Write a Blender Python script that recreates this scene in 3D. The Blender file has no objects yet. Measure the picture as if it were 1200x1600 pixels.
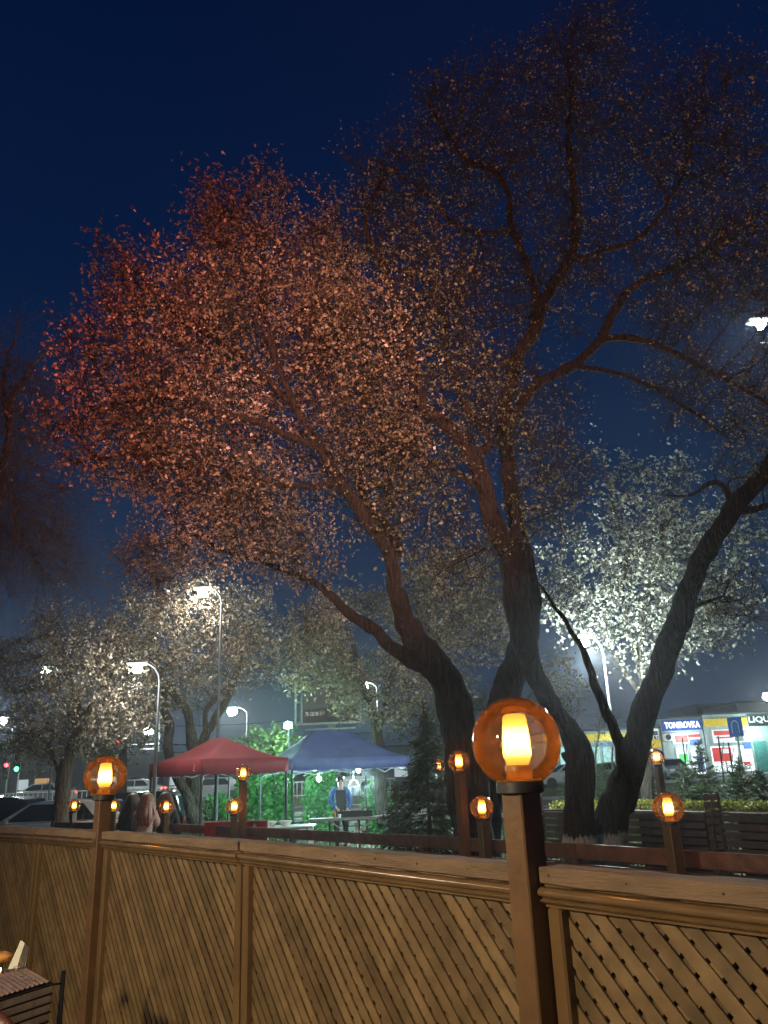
import bpy, bmesh, math, random
import numpy as np
from mathutils import Vector, Matrix, noise

# ------------------------------------------------------------------ camera
SC = bpy.context.scene
COL = SC.collection
FPX = 1230.0
TH, PH = math.radians(18.4), math.radians(2.3)
EYE = np.array([0.0, 0.0, 1.7])
Fw = np.array([0, math.cos(TH), math.sin(TH)])
R0 = np.array([1.0, 0, 0]); U0 = np.array([0, -math.sin(TH), math.cos(TH)])
Rt = math.cos(PH)*R0 - math.sin(PH)*U0
Up = math.sin(PH)*R0 + math.cos(PH)*U0
cam_d = bpy.data.cameras.new("camera"); cam = bpy.data.objects.new("camera", cam_d); COL.objects.link(cam)
cam_d.sensor_fit = 'HORIZONTAL'; cam_d.sensor_width = 36; cam_d.lens = 36*FPX/1200
cam_d.clip_start = 0.05; cam_d.clip_end = 1500
cam.matrix_world = Matrix(((Rt[0], Up[0], -Fw[0], EYE[0]), (Rt[1], Up[1], -Fw[1], EYE[1]), (Rt[2], Up[2], -Fw[2], EYE[2]), (0, 0, 0, 1)))
SC.camera = cam
SC.render.resolution_x, SC.render.resolution_y = 768, 1024

# ------------------------------------------------------------------ night sky
W = bpy.data.worlds.new("World"); SC.world = W; W.use_nodes = True
wn = W.node_tree; wn.nodes.clear()
tc = wn.nodes.new('ShaderNodeTexCoord'); sx = wn.nodes.new('ShaderNodeSeparateXYZ')
rp = wn.nodes.new('ShaderNodeValToRGB'); bg = wn.nodes.new('ShaderNodeBackground'); wo = wn.nodes.new('ShaderNodeOutputWorld')
wn.links.new(tc.outputs['Generated'], sx.inputs[0]); wn.links.new(sx.outputs['Z'], rp.inputs[0])
wn.links.new(rp.outputs[0], bg.inputs[0]); wn.links.new(bg.outputs[0], wo.inputs[0])
el = rp.color_ramp.elements
el[0].position = 0.0; el[0].color = (0.024, 0.036, 0.070, 1)
el[1].position = 1.0; el[1].color = (0.0003, 0.0035, 0.022, 1)
for p, c in ((0.12, (0.015, 0.030, 0.068)), (0.3, (0.004, 0.019, 0.060)), (0.55, (0.0006, 0.0095, 0.045)), (0.8, (0.0002, 0.0055, 0.033))):
    e = el.new(p); e.color = c+(1,)
bg.inputs[1].default_value = 1.0

# ------------------------------------------------------------------ exposure, renderer
SC.view_settings.view_transform = 'Standard'; SC.view_settings.look = 'None'
SC.view_settings.exposure = 0.0; SC.view_settings.gamma = 1.0; SC.view_settings.use_curve_mapping = False
SC.render.engine = 'CYCLES'
SC.cycles.max_bounces = 6; SC.cycles.transparent_max_bounces = 12
SC.cycles.sample_clamp_indirect = 3.0

# ------------------------------------------------------------------ helpers
def at(px, py, Y):
    d = (px-600)/FPX*Rt + (800-py)/FPX*Up + Fw
    return EYE + d*(Y/d[1])
def atz(px, py, z):
    d = (px-600)/FPX*Rt + (800-py)/FPX*Up + Fw
    return EYE + d*((z-1.7)/d[2])
def mperpx(p):
    return float(np.dot(np.asarray(p)-EYE, Fw))/FPX
def gz(Y):
    return 0.0 if Y < 28 else min(0.62, (Y-28)*0.62/32.0)

def lamp_light(name, loc, energy, color, size=0.1, spot=None, target=None, blend=0.6):
    L = bpy.data.lights.new(name, 'SPOT' if spot else 'POINT'); L.energy = energy; L.color = color
    L.shadow_soft_size = size
    if spot: L.spot_size = math.radians(spot); L.spot_blend = blend
    o = bpy.data.objects.new(name, L); COL.objects.link(o); o.location = Vector(loc)
    if target is not None:
        o.rotation_euler = (Vector(target)-Vector(loc)).to_track_quat('-Z', 'Y').to_euler()
    return o

_m = {}
def mat(name, color, rough=0.6, metal=0.0, nscale=8.0, namt=0.25, bump=0.0, bscale=40.0, coat=0.0, emit=None, estr=0.0, wave=None, spec=0.5, vary=0.0):
    if name in _m: return _m[name]
    m = bpy.data.materials.new(name); m.use_nodes = True; nt = m.node_tree; b = nt.nodes['Principled BSDF']
    b.inputs['Roughness'].default_value = rough; b.inputs['Metallic'].default_value = metal
    b.inputs['Specular IOR Level'].default_value = spec
    if coat: b.inputs['Coat Weight'].default_value = coat; b.inputs['Coat Roughness'].default_value = 0.15
    t = nt.nodes.new('ShaderNodeTexCoord')
    n = nt.nodes.new('ShaderNodeTexNoise'); n.inputs['Scale'].default_value = nscale; n.inputs['Detail'].default_value = 5
    src = t.outputs['Object']
    if wave:
        mp = nt.nodes.new('ShaderNodeMapping'); mp.inputs['Scale'].default_value = wave
        nt.links.new(src, mp.inputs[0]); src = mp.outputs[0]
    nt.links.new(src, n.inputs['Vector'])
    r = nt.nodes.new('ShaderNodeValToRGB')
    r.color_ramp.elements[0].position = 0.3; r.color_ramp.elements[1].position = 0.72
    c = np.array(color[:3], float)
    r.color_ramp.elements[0].color = tuple(np.clip(c*(1-namt), 0, 1))+(1,)
    r.color_ramp.elements[1].color = tuple(np.clip(c*(1+namt), 0, 1))+(1,)
    nt.links.new(n.outputs[0], r.inputs[0]); nt.links.new(r.outputs[0], b.inputs['Base Color'])
    if vary:
        oi = nt.nodes.new('ShaderNodeObjectInfo'); hs = nt.nodes.new('ShaderNodeHueSaturation'); mr = nt.nodes.new('ShaderNodeMapRange')
        mr.inputs[3].default_value = 1-vary; mr.inputs[4].default_value = 1+vary
        nt.links.new(oi.outputs['Random'], mr.inputs[0]); nt.links.new(mr.outputs[0], hs.inputs['Value']); nt.links.new(r.outputs[0], hs.inputs['Color']); nt.links.new(hs.outputs[0], b.inputs['Base Color'])
    if bump:
        n2 = nt.nodes.new('ShaderNodeTexNoise'); n2.inputs['Scale'].default_value = bscale; n2.inputs['Detail'].default_value = 6
        nt.links.new(src, n2.inputs['Vector'])
        bp = nt.nodes.new('ShaderNodeBump'); bp.inputs['Strength'].default_value = bump; bp.inputs['Distance'].default_value = 0.02
        nt.links.new(n2.outputs[0], bp.inputs['Height']); nt.links.new(bp.outputs[0], b.inputs['Normal'])
    if emit is not None:
        b.inputs['Emission Color'].default_value = tuple(emit)+(1,); b.inputs['Emission Strength'].default_value = estr
    _m[name] = m
    return m

def emis(name, color, strength):
    if name in _m: return _m[name]
    m = bpy.data.materials.new(name); m.use_nodes = True; nt = m.node_tree; nt.nodes.clear()
    e = nt.nodes.new('ShaderNodeEmission'); e.inputs[0].default_value = tuple(color)+(1,); e.inputs[1].default_value = strength
    o = nt.nodes.new('ShaderNodeOutputMaterial'); nt.links.new(e.outputs[0], o.inputs[0])
    _m[name] = m
    return m

def bark_mat(name, color, paint_z=None):
    m = bpy.data.materials.new(name); m.use_nodes = True; nt = m.node_tree; b = nt.nodes['Principled BSDF']
    b.inputs['Roughness'].default_value = 0.9; b.inputs['Specular IOR Level'].default_value = 0.2
    t = nt.nodes.new('ShaderNodeTexCoord'); mp = nt.nodes.new('ShaderNodeMapping'); mp.inputs['Scale'].default_value = (14, 14, 2.6)
    nt.links.new(t.outputs['Object'], mp.inputs[0])
    n = nt.nodes.new('ShaderNodeTexNoise'); n.inputs['Scale'].default_value = 1.6; n.inputs['Detail'].default_value = 8; n.inputs['Roughness'].default_value = 0.65
    nt.links.new(mp.outputs[0], n.inputs['Vector'])
    v = nt.nodes.new('ShaderNodeTexVoronoi'); v.feature = 'DISTANCE_TO_EDGE'; v.inputs['Scale'].default_value = 1.5
    nt.links.new(mp.outputs[0], v.inputs['Vector'])
    r = nt.nodes.new('ShaderNodeValToRGB'); c = np.array(color)
    r.color_ramp.elements[0].position = 0.3; r.color_ramp.elements[0].color = tuple(c*0.45)+(1,)
    r.color_ramp.elements[1].position = 0.7; r.color_ramp.elements[1].color = tuple(c*1.5)+(1,)
    nt.links.new(n.outputs[0], r.inputs[0])
    ad = nt.nodes.new('ShaderNodeMath'); ad.operation = 'MULTIPLY_ADD'; ad.inputs[1].default_value = 0.8
    nt.links.new(v.outputs['Distance'], ad.inputs[0]); nt.links.new(n.outputs[0], ad.inputs[2])
    bp = nt.nodes.new('ShaderNodeBump'); bp.inputs['Strength'].default_value = 1.0; bp.inputs['Distance'].default_value = 0.16
    nt.links.new(ad.outputs[0], bp.inputs['Height']); nt.links.new(bp.outputs[0], b.inputs['Normal'])
    last = r.outputs[0]
    if paint_z is not None:
        g = nt.nodes.new('ShaderNodeNewGeometry'); s = nt.nodes.new('ShaderNodeSeparateXYZ'); nt.links.new(g.outputs['Position'], s.inputs[0])
        mp2 = nt.nodes.new('ShaderNodeMapping'); mp2.inputs['Scale'].default_value = (60, 60, 3); nt.links.new(g.outputs['Position'], mp2.inputs[0])
        n2 = nt.nodes.new('ShaderNodeTexNoise'); n2.inputs['Scale'].default_value = 1.0; nt.links.new(mp2.outputs[0], n2.inputs['Vector'])
        a = nt.nodes.new('ShaderNodeMath'); a.operation = 'MULTIPLY_ADD'; a.inputs[1].default_value = 0.2
        nt.links.new(n2.outputs[0], a.inputs[0]); nt.links.new(s.outputs['Z'], a.inputs[2])
        l = nt.nodes.new('ShaderNodeMath'); l.operation = 'LESS_THAN'; l.inputs[1].default_value = paint_z+0.1
        nt.links.new(a.outputs[0], l.inputs[0])
        mx = nt.nodes.new('ShaderNodeMix'); mx.data_type = 'RGBA'
        nt.links.new(l.outputs[0], mx.inputs[0]); nt.links.new(last, mx.inputs[6]); mx.inputs[7].default_value = (0.62, 0.6, 0.54, 1)
        last = mx.outputs[2]
    nt.links.new(last, b.inputs['Base Color'])
    return m

def leaf_mat(name, cols, trans=0.35):
    """cols: three colours, picked per leaf by the 'rnd' attribute (own colour; some sets carry painted highlights)"""
    m = bpy.data.materials.new(name); m.use_nodes = True; nt = m.node_tree; nt.nodes.clear()
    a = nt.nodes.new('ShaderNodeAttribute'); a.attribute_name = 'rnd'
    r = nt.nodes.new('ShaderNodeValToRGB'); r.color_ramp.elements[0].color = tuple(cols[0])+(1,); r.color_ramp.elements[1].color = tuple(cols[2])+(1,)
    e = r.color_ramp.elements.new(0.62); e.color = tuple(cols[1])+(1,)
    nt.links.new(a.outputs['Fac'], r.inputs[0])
    d = nt.nodes.new('ShaderNodeBsdfPrincipled'); d.inputs['Roughness'].default_value = 0.55; d.inputs['Specular IOR Level'].default_value = 0.35
    tr = nt.nodes.new('ShaderNodeBsdfTranslucent'); mx = nt.nodes.new('ShaderNodeMixShader'); mx.inputs[0].default_value = trans
    o = nt.nodes.new('ShaderNodeOutputMaterial')
    nt.links.new(r.outputs[0], d.inputs['Base Color']); nt.links.new(r.outputs[0], tr.inputs[0])
    nt.links.new(d.outputs[0], mx.inputs[1]); nt.links.new(tr.outputs[0], mx.inputs[2]); nt.links.new(mx.outputs[0], o.inputs[0])
    return m

class MB:
    def __init__(s): s.v = []; s.f = []; s.sm = False
    def add(s, vs, fs):
        k = len(s.v); s.v += [tuple(map(float, q)) for q in vs]; s.f += [tuple(i+k for i in f) for f in fs]; return s
    def box(s, c, d, rz=0.0, M=None):
        hx, hy, hz = d[0]/2, d[1]/2, d[2]/2; vs = []
        ca, sa = math.cos(rz), math.sin(rz)
        for z in (-hz, hz):
            for x, y in ((-hx, -hy), (hx, -hy), (hx, hy), (-hx, hy)):
                p = Vector((x*ca-y*sa, x*sa+y*ca, z))
                if M is not None: p = M @ Vector((x, y, z))
                vs.append(p+Vector(c))
        return s.add(vs, [(3, 2, 1, 0), (4, 5, 6, 7), (0, 1, 5, 4), (1, 2, 6, 5), (2, 3, 7, 6), (3, 0, 4, 7)])
    def bbox(s, c, d, b=0.01, rz=0.0):
        """box with chamfered vertical edges and top"""
        hx, hy, hz = d[0]/2, d[1]/2, d[2]/2; b = min(b, hx*.9, hy*.9, hz*.9)
        ca, sa = math.cos(rz), math.sin(rz); vs = []
        def ring(ax, ay, z):
            for x, y in ((-ax+b, -ay), (ax-b, -ay), (ax, -ay+b), (ax, ay-b), (ax-b, ay), (-ax+b, ay), (-ax, ay-b), (-ax, -ay+b)):
                vs.append((x*ca-y*sa+c[0], x*sa+y*ca+c[1], z+c[2]))
        ring(hx-b, hy-b, -hz); ring(hx, hy, -hz+b); ring(hx, hy, hz-b); ring(hx-b, hy-b, hz)
        fs = [tuple(reversed(range(8))), tuple(range(24, 32))]
        for k in range(3):
            for i in range(8):
                j = (i+1) % 8; fs.append((k*8+i, k*8+j, k*8+8+j, k*8+8+i))
        return s.add(vs, fs)
    def tube(s, pts, rs, n=8, caps=True):
        pts = [Vector(p) for p in pts]
        if not hasattr(rs, '__len__'): rs = [rs]*len(pts)
        vs = []; fs = []; ref = None
        for i, p in enumerate(pts):
            t = (pts[min(i+1, len(pts)-1)]-pts[max(i-1, 0)])
            if t.length < 1e-9: t = Vector((0, 0, 1))
            t.normalize()
            if ref is None: ref = t.orthogonal().normalized()
            ref = (ref - t*ref.dot(t))
            if ref.length < 1e-6: ref = t.orthogonal()
            ref.normalize(); b = t.cross(ref)
            for k in range(n):
                a = 2*math.pi*k/n; vs.append(p+(ref*math.cos(a)+b*math.sin(a))*rs[i])
        for i in range(len(pts)-1):
            for k in range(n):
                j = (k+1) % n; fs.append((i*n+k, i*n+j, (i+1)*n+j, (i+1)*n+k))
        if caps: fs.append(tuple(reversed(range(n)))); fs.append(tuple((len(pts)-1)*n+k for k in range(n)))
        return s.add(vs, fs)
    def lathe(s, prof, c=(0, 0, 0), n=24, caps=True, M=None):
        vs = []; fs = []
        for r, z in prof:
            for k in range(n):
                a = 2*math.pi*k/n; p = Vector((r*math.cos(a), r*math.sin(a), z))
                if M is not None: p = M @ p
                vs.append(p+Vector(c))
        for i in range(len(prof)-1):
            for k in range(n):
                j = (k+1) % n; fs.append((i*n+k, i*n+j, (i+1)*n+j, (i+1)*n+k))
        if caps: fs.append(tuple(reversed(range(n)))); fs.append(tuple((len(prof)-1)*n+k for k in range(n)))
        return s.add(vs, fs)
    def ball(s, c, r, n=12, sq=(1, 1, 1)):
        prof = [(math.sin(math.pi*i/n)*1.0+1e-4, -math.cos(math.pi*i/n)) for i in range(n+1)]
        return s.lathe(prof, c, n*2, True, Matrix.Diagonal(Vector((r*sq[0], r*sq[1], r*sq[2]))))
    def prism(s, poly, y0, y1):
        """polygon in x,z extruded along y"""
        n = len(poly); vs = [(x, y0, z) for x, z in poly]+[(x, y1, z) for x, z in poly]
        fs = [tuple(range(n)), tuple(reversed(range(n, 2*n)))]+[(i, i+n, (i+1) % n+n, (i+1) % n) for i in range(n)]
        return s.add(vs, fs)
    def mesh(s, name, m=None, smooth=False):
        me = bpy.data.meshes.new(name); me.from_pydata(s.v, [], s.f); me.update()
        bm = bmesh.new(); bm.from_mesh(me); bmesh.ops.recalc_face_normals(bm, faces=bm.faces); bm.to_mesh(me); bm.free()
        if m: me.materials.append(m)
        if smooth:
            me.polygons.foreach_set('use_smooth', [True]*len(me.polygons))
            try: me.set_sharp_from_angle(angle=math.radians(38))
            except Exception: pass
        return me

def obj(name, g, m=None, parent=None, smooth=False, world=False, kind=None, label=None, loc=None, rot=None):
    me = g.mesh(name, m, smooth) if isinstance(g, MB) else g
    o = bpy.data.objects.new(name, me); COL.objects.link(o)
    if parent is not None:
        o.parent = parent
        if world:
            q = parent; off = Vector((0, 0, 0))
            while q is not None: off += q.location; q = q.parent
            me.transform(Matrix.Translation(-off))
    if loc is not None: o.location = Vector(loc)
    if rot is not None: o.rotation_euler = rot
    if kind: o['kind'] = kind
    if label: o['label'] = label
    return o
def thing(name, label, cat, loc=(0, 0, 0), rz=0.0, group=None):
    o = bpy.data.objects.new(name, None); COL.objects.link(o); o.empty_display_size = 0.1
    o.location = Vector([float(q) for q in loc]); o.rotation_euler = (0, 0, rz)
    o['label'] = label; o['category'] = cat
    if group: o['group'] = group
    return o
def tag(o, label, cat, group=None):
    o['label'] = label; o['category'] = cat
    if group: o['group'] = group
    return o
def struct(name, g, m, smooth=False):
    return obj(name, g, m, None, smooth, kind='structure')
def dup(root, loc, rz=None, label=None, group=None):
    r = root.copy(); COL.objects.link(r); r.location = Vector([float(q) for q in loc])
    if rz is not None: r.rotation_euler = (0, 0, rz)
    if label: r['label'] = label
    if group: r['group'] = group
    for ch in list(root.children):
        c = ch.copy(); COL.objects.link(c); c.parent = r
        for g in list(ch.children):
            d = g.copy(); COL.objects.link(d); d.parent = c
    return r
def text_mesh(txt, size, depth=0.01, bold=0.0, width=None, sx=1.0):
    cu = bpy.data.curves.new('lettering', 'FONT'); cu.body = txt; cu.size = size; cu.extrude = depth; cu.offset = bold
    cu.align_x = 'CENTER'; cu.align_y = 'CENTER'; cu.resolution_u = 2
    o = bpy.data.objects.new('lettering', cu); COL.objects.link(o)
    dg = bpy.context.evaluated_depsgraph_get(); dg.update()
    me = bpy.data.meshes.new_from_object(o.evaluated_get(dg))
    bpy.data.objects.remove(o)
    # stand upright facing -y
    me.transform(Matrix.Rotation(math.pi/2, 4, 'X'))
    if width:
        xs = [v.co.x for v in me.vertices]; w = max(xs)-min(xs)
        if w > 0: me.transform(Matrix.Diagonal((width/w, 1, 1, 1)))
    me.name = 'lettering'
    return me

# ------------------------------------------------------------------ base materials
M_fence = mat('fence_paint', (0.14, 0.084, 0.036), rough=0.24, nscale=5, namt=0.28, bump=0.2, bscale=26, wave=(1, 1, 0.5), coat=0.6)
M_slat = mat('slat_paint', (0.148, 0.096, 0.045), vary=.28, rough=0.36, nscale=14, namt=0.3, bump=0.12, bscale=60, coat=0.2)
M_cap = mat('cap_wood', (0.17, 0.11, 0.065), rough=0.85, nscale=9, namt=0.3, bump=0.5, bscale=60, wave=(.5, 3, 3))
M_post = mat('post_paint', (0.13, 0.070, 0.03), rough=0.35, nscale=12, namt=0.2, bump=0.12, bscale=30, coat=0.3)
M_rail = mat('rail_wood', (0.13, 0.062, 0.045), vary=.2, rough=0.6, nscale=9, namt=0.35, bump=0.3, bscale=50)
M_darkmetal = mat('dark_metal', (0.03, 0.03, 0.035), rough=0.45, metal=0.6)
M_galv = mat('galvanised', (0.42, 0.43, 0.43), rough=0.5, metal=0.5)
M_white = mat('white_paint', (0.75, 0.75, 0.72), rough=0.5)
M_black = mat('black_plastic', (0.015, 0.015, 0.017), rough=0.5)

# ------------------------------------------------------------------ ground
def ground():
    mb = MB(); xs = np.concatenate([[-600, -200], np.arange(-60, 61, 6), [200, 600]]); ys = np.concatenate([[-40, 0, 6, 12, 20, 28, 36, 44, 52, 60, 80, 150, 400, 900]])
    vs = [(x, y, gz(y)) for y in ys for x in xs]; nx = len(xs)
    fs = [(j*nx+i, j*nx+i+1, (j+1)*nx+i+1, (j+1)*nx+i) for j in range(len(ys)-1) for i in range(nx-1)]
    mb.add(vs, fs); return mb
struct('ground', ground(), mat('earth_and_grass', (0.055, 0.06, 0.03), rough=0.95, nscale=2.5, namt=0.6, bump=0.8, bscale=20))
def strip(name, x0, x1, y0, y1, h, m):
    mb = MB(); n = max(1, int((y1-y0)/2)); ys = np.linspace(y0, y1, n+1)
    for a, b in zip(ys[:-1], ys[1:]):
        mb.add([(x0, a, gz(a)+h), (x1, a, gz(a)+h), (x1, b, gz(b)+h), (x0, b, gz(b)+h)], [(0, 1, 2, 3)])
    mb.add([(x0, y0, gz(y0)-.05), (x1, y0, gz(y0)-.05), (x1, y0, gz(y0)+h), (x0, y0, gz(y0)+h)], [(0, 1, 2, 3)])
    return struct(name, mb, m)
asph = mat('asphalt', (0.055, 0.055, 0.058), rough=0.8, nscale=14, namt=0.3, bump=0.3, bscale=120)
strip('terrace_floor', -9, 9, -6, 3.2, 0.03, mat('paving', (0.22, 0.19, 0.16), rough=0.8, nscale=6, bump=0.3))
strip('parking_lot', -30, -2.4, 18.2, 25, 0.008, asph)
strip('road', -120, 120, 31, 40, 0.012, asph)
for y0 in (30.7, 40.02): strip('kerb', -120, 120, y0, y0+.25, 0.13, mat('kerb_stone', (0.4, 0.39, 0.37), rough=0.8))
strip('shop_pavement', 8, 60, 53, 64, 0.13, mat('pavement_slab', (0.3, 0.3, 0.29), rough=0.75, nscale=3))
strip('far_road', -120, 120, 66, 80, 0.02, asph)
for k in range(14):
    x = -42+k*6
    struct('lane_line', MB().box((x, 35.5, gz(35.5)+.018), (2.6, .14, .006)), M_white)
# blades of grass on the verge behind the tents and below the trees
def grass(name, boxes, n, h, seed):
    r = np.random.default_rng(seed); V = []
    k = r.integers(0, len(boxes), n); B = np.array(boxes, float)[k]
    x = B[:, 0]+(B[:, 1]-B[:, 0])*r.random(n); y = B[:, 2]+(B[:, 3]-B[:, 2])*r.random(n)
    z = np.array([gz(q) for q in y]); a = r.random(n)*6.28; hh = h*(.5+r.random(n)); w = .012+.02*r.random(n)
    P = np.stack([x, y, z], 1); D = np.stack([np.cos(a), np.sin(a), 0*a], 1)
    T = P+np.stack([r.normal(0, .05, n), r.normal(0, .05, n), hh], 1)
    V = np.stack([P-D*w[:, None], P+D*w[:, None], T], 1).reshape(-1, 3)
    me = bpy.data.meshes.new(name); me.from_pydata(V.tolist(), [], np.arange(3*n).reshape(-1, 3).tolist()); me.update()
    me.materials.append(mat('grass_blade', (0.06, 0.10, 0.025), rough=0.7))
    return obj(name, me, kind='stuff')
grass('grass', [(-14, 14, 12, 17.5), (-4, 16, 17, 30), (-30, 25, 40.5, 52)], 26000, .12, 3)

# ------------------------------------------------------------------ near lattice fence
CAPZ = 1.44
P = [(-3.36, 6.62), (-2.45, 5.72), (-1.75, 4.98), (-0.69, 3.72), (0.35, 2.34), (1.3, 1.08)]
def clip_poly(poly, L, H):
    def cut(pts, f):
        out = []
        for i in range(len(pts)):
            a, b = pts[i], pts[(i+1) % len(pts)]; fa, fb = f(a), f(b)
            if fa >= 0: out.append(a)
            if (fa >= 0) != (fb >= 0):
                t = fa/(fa-fb); out.append((a[0]+(b[0]-a[0])*t, a[1]+(b[1]-a[1])*t))
        return out
    for f in (lambda p: p[0], lambda p: L-p[0], lambda p: p[1], lambda p: H-p[1]):
        if len(poly) < 3: return []
        poly = cut(poly, f)
    return poly
random.seed(5)
flab = ['lattice fence panel at the far left end, before the first upright frame', 'narrow lattice fence panel just left of the slim lamp post',
        'brown lattice fence panel right of the slim lamp post, tightly foreshortened', 'wide lattice fence panel left of the big glowing globe lamp post',
        'nearest lattice fence panel, right of the big glowing globe lamp post']
for i in range(5):
    a = Vector(P[i]+(0,)); b = Vector(P[i+1]+(0,)); d = (b-a); L = d.length; rz = math.atan2(d.y, d.x)
    # local frame: x along the fence, -y towards the camera side
    t = thing('lattice_fence', flab[i], 'fence', a, rz, 'lattice fence panels round the terrace')
    dz = 0.002*i; g0 = 0.045 if i in (2, 4) else 0.01; g1 = 0.045 if i in (1, 3) else 0.01
    x0, x1 = g0, L-g1; xm = (x0+x1)/2; lx = x1-x0
    def extr(prof, nseg=1, amp=0.0):
        mb = MB(); n = len(prof); vs = []
        for k in range(nseg+1):
            x = x0+lx*k/nseg
            for (y, z) in prof:
                j = noise.noise(Vector((x*9+i*7, y*40, z*40)))*amp
                vs.append((x, y+j, z+j*.7))
        fs = [tuple(range(n)), tuple(reversed(range(nseg*n, (nseg+1)*n)))]
        for k in range(nseg):
            for q in range(n): fs.append((k*n+q, k*n+(q+1) % n, (k+1)*n+(q+1) % n, (k+1)*n+q))
        mb.add(vs, fs); return mb
    z = CAPZ+dz
    obj('cap_board', extr([(0.0, z), (-.004, z-.004), (-.004, z-.038), (.0, z-.041), (.090, z-.041), (.095, z-.036), (.095, z-.003), (.090, z)], 60, .004), M_cap, t)
    arc = [(.004-.020*math.cos(q), z-.060+.013*math.sin(q)) for q in np.linspace(1.45, -1.45, 9)]
    prof = [(.1, z-.042), (.014, z-.042), (.014, z-.047)]+arc+[(.004, z-.0745), (-.004, z-.077), (-.008, z-.081), (-.004, z-.086), (.012, z-.090), (.012, z-.097), (.1, z-.097)]
    obj('moulded_rail', extr(prof), M_fence, t, smooth=True)
    zt = z-.098; zb = 0.34; H = zt-zb
    obj('bottom_rail', MB().bbox((xm, .045, zb-.035), (lx, .06, .07), .006), M_fence, t)
    sw = .048
    for xs_ in (x0+sw/2, x1-sw/2):
        obj('stile', MB().bbox((xs_, .040, (zt+zb)/2+.0005), (sw, .058, H), .006), M_fence, t)
    LL = lx-2*sw
    pitch = .067; wd = .0485  # horizontal pitch and horizontal width of a 45 degree slat
    cache = {}
    for layer in (0, 1):
        u = -H-.1+random.random()*.05; k = 0
        while u < LL+.1:
            wdj = wd*(1+random.uniform(-.05, .05)); tilt = random.uniform(-.006, .006)
            if layer == 0: poly = [(u, H), (u+wdj, H), (u+wdj+H+tilt, 0), (u+H+tilt, 0)]
            else: poly = [(u+H, H), (u+H+wdj, H), (u+wdj+tilt, 0), (u+tilt, 0)]
            pc = clip_poly(poly, LL, H); u += pitch
            if len(pc) < 3: continue
            yy = .040 if layer == 0 else .0482
            yy += random.uniform(-.0008, .0008); th = .0065
            mb = MB(); c = .0016; n = len(pc)
            cx = sum(p[0] for p in pc)/n; cz = sum(p[1] for p in pc)/n
            def ins(p, e):
                v = Vector((cx-p[0], cz-p[1])); l = max(v.length, 1e-5); return (p[0]+v.x/l*e, p[1]+v.y/l*e)
            vs = [(x0+sw+q[0], yy, zb+q[1]) for q in pc]+[(x0+sw+q[0], yy+th, zb+q[1]) for q in pc]
            fs = [tuple(range(n)), tuple(reversed(range(n, 2*n)))]+[(q, q+n, (q+1) % n+n, (q+1) % n) for q in range(n)]
            mb.add(vs, fs)
            obj('slat', mb, M_slat, t)
    obj('backing_board', MB().box((xm, .112, (zt+zb)/2), (lx, .012, H-.02)), mat('backing_paint', (.11, .05, .025), rough=.6), t)
    for k in range(int(lx/.24)+1):
        xs_ = x0+.05+k*.24+random.uniform(-.02, .02)
        if xs_ < x1-.02: obj('nail', MB().lathe([(.0035, 0), (.003, .0012)], (xs_, -.0042, z-.020+random.uniform(-.004, .004)), 8, True, Matrix.Rotation(math.pi/2, 3, 'X')), M_darkmetal, t)
    # ground plinth carrying the fence
    obj('plinth', MB().box((xm, .05, .14), (lx, .12, .26)), mat('concrete', (0.3, .28, .25), rough=.9, nscale=10, bump=.4), t)

# ------------------------------------------------------------------ globe lamps
M_core = bpy.data.materials.new('lamp_core'); M_core.use_nodes = True
nt = M_core.node_tree; nt.nodes.clear()
_t = nt.nodes.new('ShaderNodeTexCoord'); _s = nt.nodes.new('ShaderNodeSeparateXYZ'); nt.links.new(_t.outputs['Generated'], _s.inputs[0])
_r = nt.nodes.new('ShaderNodeValToRGB'); nt.links.new(_s.outputs['Z'], _r.inputs[0]); _r.color_ramp.interpolation = 'EASE'
for k, (p, c) in enumerate(((0.0, .035), (0.14, .06), (0.24, .5), (0.5, 1.0), (0.68, .5), (0.8, .07), (1.0, .04))):
    e = _r.color_ramp.elements[k] if k < 2 else _r.color_ramp.elements.new(p)
    e.position = p; e.color = (c, c, c, 1)
_e = nt.nodes.new('ShaderNodeEmission'); _e.inputs[0].default_value = (1.0, 0.36, 0.045, 1)
_q = nt.nodes.new('ShaderNodeMath'); _q.operation = 'MULTIPLY'; _q.inputs[1].default_value = 42.0
nt.links.new(_r.outputs[0], _q.inputs[0]); nt.links.new(_q.outputs[0], _e.inputs[1])
_o = nt.nodes.new('ShaderNodeOutputMaterial'); nt.links.new(_e.outputs[0], _o.inputs[0])

M_globe = bpy.data.materials.new('amber_glass'); M_globe.use_nodes = True
nt = M_globe.node_tree; nt.nodes.clear()
tr = nt.nodes.new('ShaderNodeBsdfTransparent'); tr.inputs[0].default_value = (1.0, .93, .82, 1)
df = nt.nodes.new('ShaderNodeBsdfTranslucent'); df.inputs[0].default_value = (1.0, .58, .28, 1)
gl = nt.nodes.new('ShaderNodeBsdfGlossy'); gl.inputs['Roughness'].default_value = 0.04; gl.inputs[0].default_value = (1, .93, .85, 1)
n1 = nt.nodes.new('ShaderNodeTexNoise'); n1.inputs['Scale'].default_value = 30; n1.inputs['Detail'].default_value = 5
tco = nt.nodes.new('ShaderNodeTexCoord'); nt.links.new(tco.outputs['Object'], n1.inputs['Vector'])
bp = nt.nodes.new('ShaderNodeBump'); bp.inputs['Strength'].default_value = .25; bp.inputs['Distance'].default_value = .004
nt.links.new(n1.outputs[0], bp.inputs['Height']); nt.links.new(bp.outputs[0], gl.inputs['Normal'])
rr = nt.nodes.new('ShaderNodeMapRange'); rr.inputs[1].default_value = .35; rr.inputs[2].default_value = .75; rr.inputs[3].default_value = .010; rr.inputs[4].default_value = .032
nt.links.new(n1.outputs[0], rr.inputs[0])
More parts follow.
